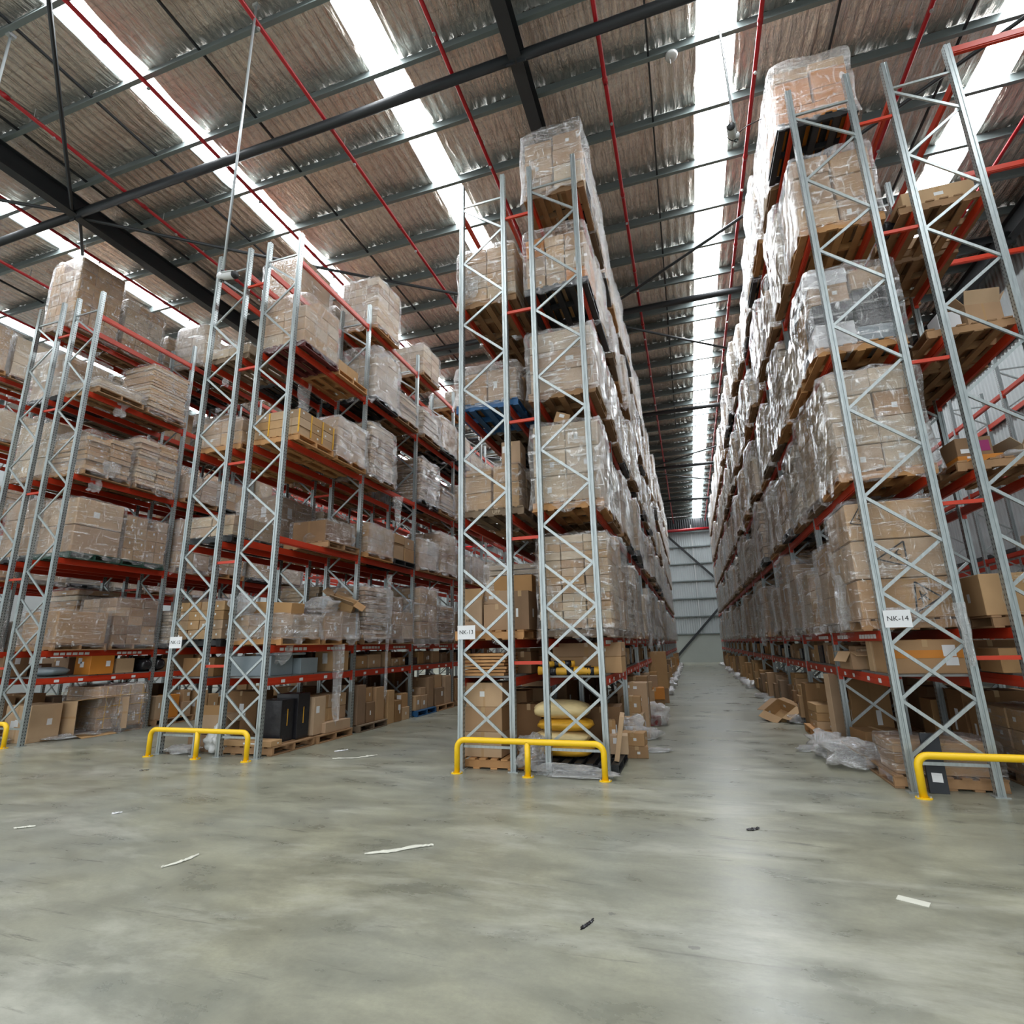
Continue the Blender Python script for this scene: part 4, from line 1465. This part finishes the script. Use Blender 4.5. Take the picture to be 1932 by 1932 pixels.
carton_thing('long flat brown carton on fifth shelf, NK-14 right half', 4.12, 8.72, 8.102, .92, .7, .26, 'cardboard', 0, tape=False)
tag(obj('black_bag', BAGK, None, (3.52, 8.75, 7.96), (0, 0, .4), (.25, .3, .2)), uniq('black bag end between halves of NK-14, fifth shelf'), 'bag')
sp(('14', 'R', 0, 0), k='grid', n=(2, 2, 3), h=.75, tones='t', film='film', pal='wood', gap=0)
make_load(4.32, slot_y(0), 0, S[('14', 'R', 0, 0)], 2, uniq('film-wrapped labelled cartons on floor pallet, NK-14 right half'), 'floor loads', 14021)
# ---- prints on the big cartons of NK-14
tri = MB()
tp = [(-.15, 0, -.13), (.17, 0, -.11), (.05, 0, .17)]
for i in range(3):
    tri.bar(tp[i], tp[(i + 1) % 3], .017, .004, (0, 1, 0))
tri.bar((-.03, 0, -.08), (.03, 0, .06), .012, .004, (0, 1, 0)).bar((.05, 0, -.08), (.02, 0, .02), .012, .004, (0, 1, 0)).bar((-.05, 0, -.02), (.07, 0, 0), .012, .004, (0, 1, 0))
trim_ = tri.mesh('printed_triangle', 'ink')
for o in bpy.data.objects:
    if o.get('label', '').startswith('film-wrapped brown carton stack, second shelf, first from front, left half of rack NK-14'):
        for x_, z_, s_, rz_ in ((.14, .42, 1.1, -.5), (-.06, 1.0, 1.1, .4), (-.36, 1.50, .8, 2.2)):
            obj('printed_triangle', trim_, o, (x_, -.575, z_), (0, rz_, 0), (s_, 1, s_))
    if o.get('label', '').endswith('third shelf, first from front, right half of rack NK-13'):
        obj('stencil', text_mesh('WINIT', .085, 'print_brown'), o, (.0, -.575, .075), (PI / 2, 0, 0))
    if o.get('label', '').endswith('third shelf, first from front, left half of rack NK-13'):
        obj('stencil', text_mesh('UFP', .085, 'print_pale'), o, (.1, -.575, .075), (PI / 2, 0, 0))
# ---- NK-12 ground
pallet_thing('wooden pallet under black cartons at the NK-12 aisle front', -7.74, 8.95, 0, 'wood')
carton_thing('flat brown carton with white label on pallet, NK-12 front', -7.72, 8.48, .153, 1.1, .28, .1, 'cardboard', 0, tags=1)
for i, (yy, wd) in enumerate(((8.95, 'nearer'), (9.34, 'farther'))):
    c = carton_thing('%s of two tall black cartons on the NK-12 floor' % wd, -7.62 + .05 * i, yy, .155, .5, .36, .74 + .08 * i, 'black_sheet', .02, tape=False)
    obj('gold_lettering', MB().box(.252, 0, .42, .003, .02, .3).mesh('gold_lettering', 'sack_yellow'), c)
pallet_thing('wooden pallet on the floor, second along NK-12 aisle', -7.72, 10.18, 0, 'wood')
carton_thing('upright brown carton with two labels next to black cartons', -7.45, 9.78, .153, .36, .36, .72, 'cardboard', 0, tags=3)
carton_thing('long low brown carton at the edge of second floor pallet, NK-12', -7.38, 10.3, .153, .4, .86, .2, 'cardboard', 0)
for i in range(3):
    for j in range(2):
        carton_thing('%s row %s of brown carton block on second NK-12 floor pallet' % (('low', 'high')[j], ('near', 'mid', 'far')[i]), -7.62, 10.0 + i * .31, .153 + .205 + j * .3 if False else .36 + j * .26, .55, .3, .255, 'cardboard', .01 * i, tags=0)
for i in range(3):
    carton_thing('base carton under brown block on second NK-12 pallet, %s' % ('near', 'mid', 'far')[i], -7.86, 10.0 + i * .31, .153, .5, .3, .2, 'cardboard_dark', 0, tape=False)
tag(obj('plastic_bag', lump_mesh(17, 'bag_white', .5), None, (-8.42, 8.45, 0), (0, 0, .3), (.46, .42, .5)), uniq('white plastic rubbish bag between the NK-12 posts'), 'bag')
open_carton('open brown carton on floor in NK-12 left half', -8.72, 8.75, .3, .5, .4, .34, 'cardboard', .1, flaps=(.2, 2.2, .9, 2.2))
carton_thing('flat brown cartons base under open carton, NK-12 left half', -8.75, 8.78, 0, .9, .6, .29, 'cardboard_dark', 0)
film_lump('clear film scrap on the floor by the left NK-12 post', -9.1, 8.3, 0, .7, .35, .16, 1)
carton_thing('grey plastic-wrapped long box on first shelf of NK-12', -7.92, 8.72, 1.345, 1.05, .6, .36, 'grey_tarp', .02, tape=False)
carton_thing('thin slate lid lying on the grey wrapped box, NK-12', -7.62, 8.95, 1.708, .75, .5, .04, 'grey_tarp', .05, tape=False)
carton_thing('slate grey box on first shelf behind grey bundle, NK-12', -7.52, 9.35, 1.345, .5, .55, .3, 'grey_tarp', .05, tape=False)
carton_thing('brown carton with two labels on first shelf, second NK-12 slot', -7.5, 10.4, 1.345, .5, .5, .42, 'cardboard', .03, tags=3)
hang_rag('long film strip hanging in front of the second NK-12 slot', -7.12, 10.1, 1.9, .28, 1.55, 0, .6)
hang_rag('thin twisted film strand hanging down the third NK-12 slot', -7.10, 12.0, 3.6, .14, 2.9, 1, .6)
hang_rag('film curtain hanging below the fifth NK-12 shelf', -8.2, 9.7, 7.93, .4, .85, 2, .2)
hang_rag('bunched film hanging below the fourth NK-12 shelf', -7.15, 12.4, 5.75, .3, .75, 3, .5)
hang_rag('torn film hanging from the second NK-12 shelf front', -7.3, 8.6, 2.05, .5, .5, 4, .7)
hang_rag('film shreds hanging off fifth shelf of the leftmost rack', -13.2, 9.0, 8.3, .5, .7, 1, 1.0)
hang_rag('film shreds hanging off fourth shelf of the leftmost rack', -13.2, 8.7, 6.3, .5, .75, 3, 1.0)
carton_thing('long brown carton lying on labelled cartons, NK-12 second shelf', -7.75, 8.85, 2.475, 1.0, .4, .24, 'cardboard', .05, ry=.06, tape=False)
open_carton('crumpled open cardboard on second shelf, second NK-12 slot', -7.45, 10.5, 2.6, .55, .5, .3, 'cardboard', .5, .3, .35, (1.0, 1.5, 1.2, 1.8))
film_lump('glossy crumpled film over second NK-12 slot, second shelf', -7.5, 9.95, 2.58, .8, .7, .35, 0)
film_lump('white torn film over labelled cartons, NK-12 second shelf', -8.15, 8.4, 2.45, .55, .4, .45, 3)
# yellow tape on the unwrapped fourth-shelf boxes
for o in bpy.data.objects:
    if o.get('label', '').endswith('fourth shelf, first from front, right half of rack NK-12'):
        for xx in (-.37, 0, .37):
            obj('yellow_tape', MB().box(xx + .19, -.562, .43, .035, .006, .5).mesh('yellow_tape', 'sack_yellow'), o)
            obj('yellow_tape', MB().box(.562, xx + .19, .43, .006, .035, .5).mesh('yellow_tape', 'sack_yellow'), o)
# ---- leftmost rack ground
c = carton_thing('brown carton with two white labels on floor, leftmost rack', -13.88, 8.72, 0, .78, .62, .76, 'cardboard', 0, tags=3)
open_carton('open brown carton on its side with flap out, leftmost rack', -13.72, 9.55, .42, .72, .8, .5, 'cardboard', 0, 0, PI / 2 * .98, (.6, .5, 0.1, .3))
film_lump('clear film and dark sheet under cartons of the leftmost rack', -13.4, 9.5, 0, .8, 1.3, .14, 2)
film_lump('white film scrap by the guard at left picture edge', -14.3, 8.25, 0, .9, .3, .16, 1)
sp(('11', 'R', 1, 0), k='grid', n=(2, 3, 4), h=.92, tones='b', film='film_thick', pal='wood', gap=0)
make_load(half_x('11', 'R'), slot_y(1) - .05, 0, S[('11', 'R', 1, 0)], 2, uniq('film-wrapped yellow-strapped cartons on floor pallet, leftmost rack'), 'floor loads', 11210)
for o in bpy.data.objects:
    if o.get('label') == 'film-wrapped yellow-strapped cartons on floor pallet, leftmost rack':
        for yy in (-.42, -.1, .12, .45):
            obj('strap', MB().box(.6, yy, .6, .004, .015, .92).mesh('strap', 'sack_yellow'), o)
        for zz in (.35, .62, .85):
            obj('strap', MB().box(.6, 0, zz, .004, 1.15, .012).mesh('strap', 'sack_yellow'), o)
tag(obj('plastic_bag', BAGG, None, (-13.55, 8.68, 1.345), (0, 0, .2), (.6, .55, .2)), uniq('pale grey plastic packets on first shelf of leftmost rack'), 'bag')
carton_thing('orange carton with white labels on first shelf, leftmost rack', -13.45, 9.55, 1.345, .5, .55, .42, 'orange_card', 0, tape=False, tags=3)
carton_thing('brown carton beside orange one, first shelf of leftmost rack', -13.5, 10.15, 1.345, .5, .45, .34, 'cardboard', 0, tape=False)
for i, wd in enumerate(('nearer', 'farther')):
    tag(obj('black_bag', BAGK, None, (-13.5, 10.55 + .25 * i if False else 10.72 + .34 * i - .0, 1.345), (0, 0, .2 * i), (.62, .33, .34)), uniq('%s black bag on first shelf of leftmost rack' % wd), 'bag')

# ---- the rest of the ground and first-shelf slots, inner halves filled in for darkness
TN = {'cardboard': 'brown', 'cardboard_dark': 'dark brown', 'cardboard_pale': 'pale', 'cardboard_tagged': 'labelled', 'black_sheet': 'black', 'orange_card': 'orange', 'grey_tarp': 'grey'}
distant = {}
SKIPF = {('14', 'R', 0), ('13', 'R', 0), ('13', 'R', 1), ('13', 'L', 0), ('14', 'L', 0), ('14', 'L', 1), ('14', 'L', 2), ('14', 'L', 3), ('12', 'R', 0), ('12', 'R', 1), ('12', 'L', 0), ('11', 'R', 0), ('11', 'R', 1)}
SKIP1 = {('13', 'R', 0), ('13', 'L', 0), ('14', 'L', 0), ('14', 'R', 0), ('12', 'R', 0), ('12', 'R', 1), ('11', 'R', 0), ('11', 'R', 1)}
for key, half, kmax in (('13', 'R', 28), ('14', 'L', 28), ('12', 'R', 9), ('12', 'L', 6), ('11', 'R', 5), ('11', 'L', 4), ('13', 'L', 8), ('14', 'R', 7)):
    aisle = 1 if half == 'R' else -1
    for k in range(kmax):
        rnd = random.Random(int(key) * 977 + k * 31 + (5 if half == 'L' else 0))
        x, yc = half_x(key, half), slot_y(k)
        front = (key, half) in (('13', 'R'), ('14', 'L'), ('12', 'R'), ('11', 'R'))
        for lev in (0, 1):
            if (key, half, k) in (SKIPF if lev == 0 else SKIP1):
                continue
            zb = 0 if lev == 0 else LV[1] + .026
            place = 'on floor' if lev == 0 else 'on first shelf'
            tail = '%s, %s from front, %s half of %s' % (place, ORD[k + 1], SIDE[half], RNAME[key])
            items = []
            n = rnd.choice([2, 3, 3]) if front else 2
            if lev == 0 and rnd.random() < .7:
                items.append(('pallet', x, yc, 0))
                zb = .153
            for i in range(n):
                yy = yc - .58 + (i + .5) * 1.16 / n + rnd.uniform(-.02, .02)
                sy = 1.16 / n * rnd.uniform(.72, .92)
                sx = rnd.uniform(.4, .8) if lev == 0 else rnd.uniform(.35, .7)
                sz = rnd.uniform(.3, .95) if lev == 0 else rnd.uniform(.18, .42)
                if not front:  # inner-half cartons, added to block light deep inside the racks
                    sx, sz = rnd.uniform(.7, 1.0), (rnd.uniform(.6, 1.0) if lev == 0 else rnd.uniform(.25, .45))
                off = aisle * ((.5 - sx / 2) if lev == 0 else (.36 - sx / 2)) + (rnd.uniform(0, .22) * aisle if lev == 0 and front and key in ('13', '14') else 0)
                mt = rnd.choice(['cardboard', 'cardboard', 'cardboard_dark', 'cardboard_tagged', 'cardboard', 'black_sheet' if lev else 'cardboard_dark', 'orange_card' if rnd.random() < .08 else 'cardboard'])
                if not front:
                    mt = 'cardboard_dark'  # dark tone paints the shade of the deep bays into these cartons
                items.append(('box', x + off, yy, zb, sx, sy, sz, mt, rnd.uniform(-.06, .06), ('nearest', 'middle', 'farthest')[i] if n == 3 else ('nearer', 'farther')[i]))
                if lev == 0 and sz < .5 and rnd.random() < .7:
                    items.append(('box', x + off, yy, zb + sz + .002, sx * .8, sy * .85, rnd.uniform(.2, .36), 'cardboard', rnd.uniform(-.1, .1), ('nearest', 'middle', 'farthest')[i] + ' upper' if n == 3 else ('nearer', 'farther')[i] + ' upper'))
            if lev == 0 and front and key in ('13', '14') and rnd.random() < .5:
                items.append(('film', x + aisle * .72, yc + rnd.uniform(-.4, .4), 0))
            for it in items:
                if k >= 9:
                    mt = it[7] if it[0] == 'box' else ('wood' if it[0] == 'pallet' else 'film_loose')
                    mb = distant.setdefault(mt, MB())
                    if it[0] == 'box':
                        mb.box(it[1], it[2], it[3] + it[6] / 2, it[4], it[5], it[6], it[8])
                    elif it[0] == 'pallet':
                        mb.box(it[1], it[2], .075, PW, PW, .15)
                    else:
                        me = LUMP[k % 4]
                        mb.add([(it[1] + v.co.x * .5, it[2] + v.co.y * .6, v.co.z * .3) for v in me.vertices], [tuple(p.vertices) for p in me.polygons])
                    continue
                if it[0] == 'pallet':
                    pallet_thing('wooden pallet ' + tail, it[1], it[2], 0, rnd.choice(['wood', 'wood_grey', 'wood']) if (key, k) != ('12', 4) else 'blue_plastic', 2 if k < 6 else 1)
                elif it[0] == 'film':
                    film_lump('loose film ' + tail, it[1], it[2], 0, rnd.uniform(.3, .55), rnd.uniform(.4, .8), rnd.uniform(.15, .38), k, rnd.uniform(0, 3))
                else:
                    _, bx, by, bz, sx, sy, sz, mt, rz, wd = it
                    carton_thing('%s %s carton %s' % (wd, TN[mt], tail), bx, by, bz, sx, sy, sz, mt, rz, tape=(mt != 'black_sheet'), tags=rnd.choice([0, 0, 1, 2]), group='cartons ' + place)
e = tag(empty('distant_floor_goods', (0, 20, 0)), 'cartons and film along both aisle edges far down the bright aisle', 'carton', kind='stuff')
for mt, mb in distant.items():
    tag(obj('goods', mb.mesh('goods', mt, mt == 'film_loose'), e, (0, -20, 0)), kind='stuff')
# goods on the wall rack
for i, (yy, zz, sx, sy, sz, mt, lb) in enumerate(((16.9, 1.92, .6, .8, .5, 'cardboard', 'brown carton on low shelf of the right wall rack'), (17.0, 3.95, .6, .6, .35, 'cardboard_pale', 'pale carton on third shelf of the right wall rack'),
                                                 (18.2, 1.92, .6, .9, .6, 'cardboard_dark', 'dark brown carton farther along the right wall rack'))):
    carton_thing(lb, 8.72, yy, zz, sx, sy, sz, mt, 0)

# ---- hanging camera poles
def cam_pole(label, x, y, z0, yaw, flip):
    e = tag(empty('camera_pole', (x, y, z0)), uniq(label), 'camera', 'ceiling camera poles')
    L = ZP + .1 - z0
    obj('pole', MB().tube([(0, 0, 0), (0, 0, L)], .021, 10).mesh('pole', 'conduit', True), e)
    obj('pole_clamp', MB().box(0, 0, L - .04, .1, .08, .06).mesh('pole_clamp', 'bolt_steel'), e)
    j = obj('junction_box', MB().tube([(0, -.03, .0), (0, .03, 0)], .055, 14).mesh('junction_box', 'device_white', True), e, (0, -.03, .08))
    for q in (.16, .02):
        obj('clamp_band', MB().tube([(0, 0, q), (0, 0, q + .03)], .032, 12).mesh('clamp_band', 'black_plastic', True), e)
    hd = obj('camera_body', MB().tube([(0, 0, 0), (.05, 0, -.012), (.29, 0, -.072), (.30, 0, -.074)], [.035, .055, .06, .04], 12).mesh('camera_body', 'device_white', True), e, (.05 * flip, -.05, .04), (0, 0, yaw))
    obj('lens_ring', MB().tube([(.29, 0, -.072), (.315, 0, -.078)], [.062, .055], 12).mesh('lens_ring', 'black_plastic', True), hd)
    obj('sun_shield', MB().box(.18, 0, .03, .28, .14, .008).mesh('sun_shield', 'device_white'), hd, (0, 0, 0), (0, .25, 0))
    cb = [(0, 0, .16), (.08 * flip, -.04, .14), (.13 * flip, -.05, .07), (.08 * flip, -.05, .0), (.0, -.02, -.02)]
    obj('cable', MB().tube(cb, .008, 6).mesh('cable', 'black_plastic', True), e)
    return e


cam_pole('galvanised pole from the roof carrying a camera, left near NK-12', -6.28, 5.45, 7.25, -.15, 1)
p_ = cam_pole('galvanised pole from the roof carrying a camera beside bright skylight', 1.42, 7.78, 9.55, -1.75, -1)
obj('cable_loop', MB().tube([(0, 0, .12), (.2, .05, .3), (.42, .02, .32)], .007, 6).mesh('cable_loop', 'black_plastic', True), p_)
s_ = tag(obj('smoke_sensor', MB().tube([(0, 0, 0), (0, 0, .05), (0, 0, .07)], [.10, .12, .05], 16).mesh('smoke_sensor', 'device_white', True), None, (.67, 8.60, 12.70)), uniq('round white sensor under a purlin left of bright skylight'), 'sensor')
obj('drop_wire', MB().tube([(-.03, 0, -.14), (-.03, 0, .02)], .008, 6).mesh('drop_wire', 'device_white'), s_)

hp = tag(empty('hanging_pole', (-10.8, 4.37, 7.0)), uniq('galvanised pole hanging from a purlin in the top left corner'), 'pole')
obj('pole', MB().tube([(0, 0, 0), (0, 0, ZP + .05 - 7.0)], .021, 10).mesh('pole', 'conduit', True), hp)
obj('pole_clamp', MB().box(0, 0, ZP - 7.0, .1, .12, .06).mesh('pole_clamp', 'bolt_steel'), hp)

# ---- litter on the floor
def litter(name, label, cat, pts, wd, mat, z=.006, seed=1):
    off = Vector((seed * 1.7, seed, 0))
    v, f = [], []
    P = [Vector((a, b, 0)) for a, b in pts]
    n = 22
    for i in range(n):
        t = i / (n - 1) * (len(P) - 1)
        k = min(int(t), len(P) - 2)
        c = P[k].lerp(P[k + 1], t - k)
        d = (P[k + 1] - P[k]).normalized()
        nrm = Vector((-d.y, d.x, 0))
        hw = wd * (.55 + .35 * noise.noise(Vector((i * .5, 0, 0)) + off)) * min(1, .4 + 2.5 * min(i, n - 1 - i) / n)
        for s in (-1, 0, 1):
            q = c + nrm * s * hw
            v.append((q.x, q.y, z + .015 * abs(noise.noise(Vector((i * .45, s * 2, 0)) + off)) + (.008 if s == 0 else 0)))
    for i in range(n - 1):
        for s in (0, 1):
            f.append((i * 3 + s, i * 3 + s + 1, (i + 1) * 3 + s + 1, (i + 1) * 3 + s))
    base = [(a, b, .001) for a, b, c in v]
    o = len(v)
    f2 = [tuple(o + i for i in reversed(q)) for q in f]
    return tag(obj(name, MB().add(v + base, f + f2).mesh(name, mat)), uniq(label), cat, 'floor litter')


litter('paper_strip', 'longest torn pale strip lying on the foreground floor', 'litter', [(-2.98, 4.77), (-2.78, 4.90), (-2.62, 5.06), (-2.47, 5.13)], .065, 'scrap_paper', seed=2)
litter('paper_strip', 'short torn pale strip on the left foreground floor', 'litter', [(-4.53, 4.05), (-4.47, 4.22), (-4.47, 4.38)], .04, 'scrap_paper', seed=3)
litter('paper_strip', 'clear tape strand on the floor of the NK-12 aisle', 'litter', [(-5.95, 8.42), (-5.6, 8.55), (-5.35, 8.85), (-5.5, 8.72)], .05, 'scrap_paper', seed=5)
litter('paper_strip', 'small white crumple on the floor of the NK-12 aisle', 'litter', [(-6.33, 9.0), (-6.25, 9.08), (-6.18, 9.2)], .05, 'paper', seed=6)
litter('paper_strip', 'tiny white scrap on the left floor', 'litter', [(-6.56, 5.12), (-6.5, 5.2)], .03, 'paper', seed=7)
litter('paper_strip', 'thin pale scrap near the left picture edge', 'litter', [(-7.1, 4.46), (-6.95, 4.58)], .03, 'scrap_paper', seed=8)
litter('dark_scrap', 'dark rubber sliver on the centre foreground floor', 'litter', [(-.86, 3.98), (-.8, 4.13)], .022, 'black_sheet', .004, 9)
litter('dark_scrap', 'dark flat scrap on the bright floor before the aisle', 'litter', [(.34, 6.28), (.46, 6.36)], .05, 'black_sheet', .004, 10)
litter('dark_scrap', 'small dark chip on floor left of NK-12 guard', 'litter', [(-8.45, 6.95), (-8.33, 7.02)], .03, 'black_sheet', .01, 12)
tag(obj('paper_label', MB().box(0, 0, .002, .19, .085, .003).mesh('paper_label', 'scrap_paper'), None, (1.31, 4.98, 0), (0, 0, -.45)), uniq('white paper label lying on the right foreground floor'), 'litter', 'floor litter')
print('objects', len(bpy.data.objects))
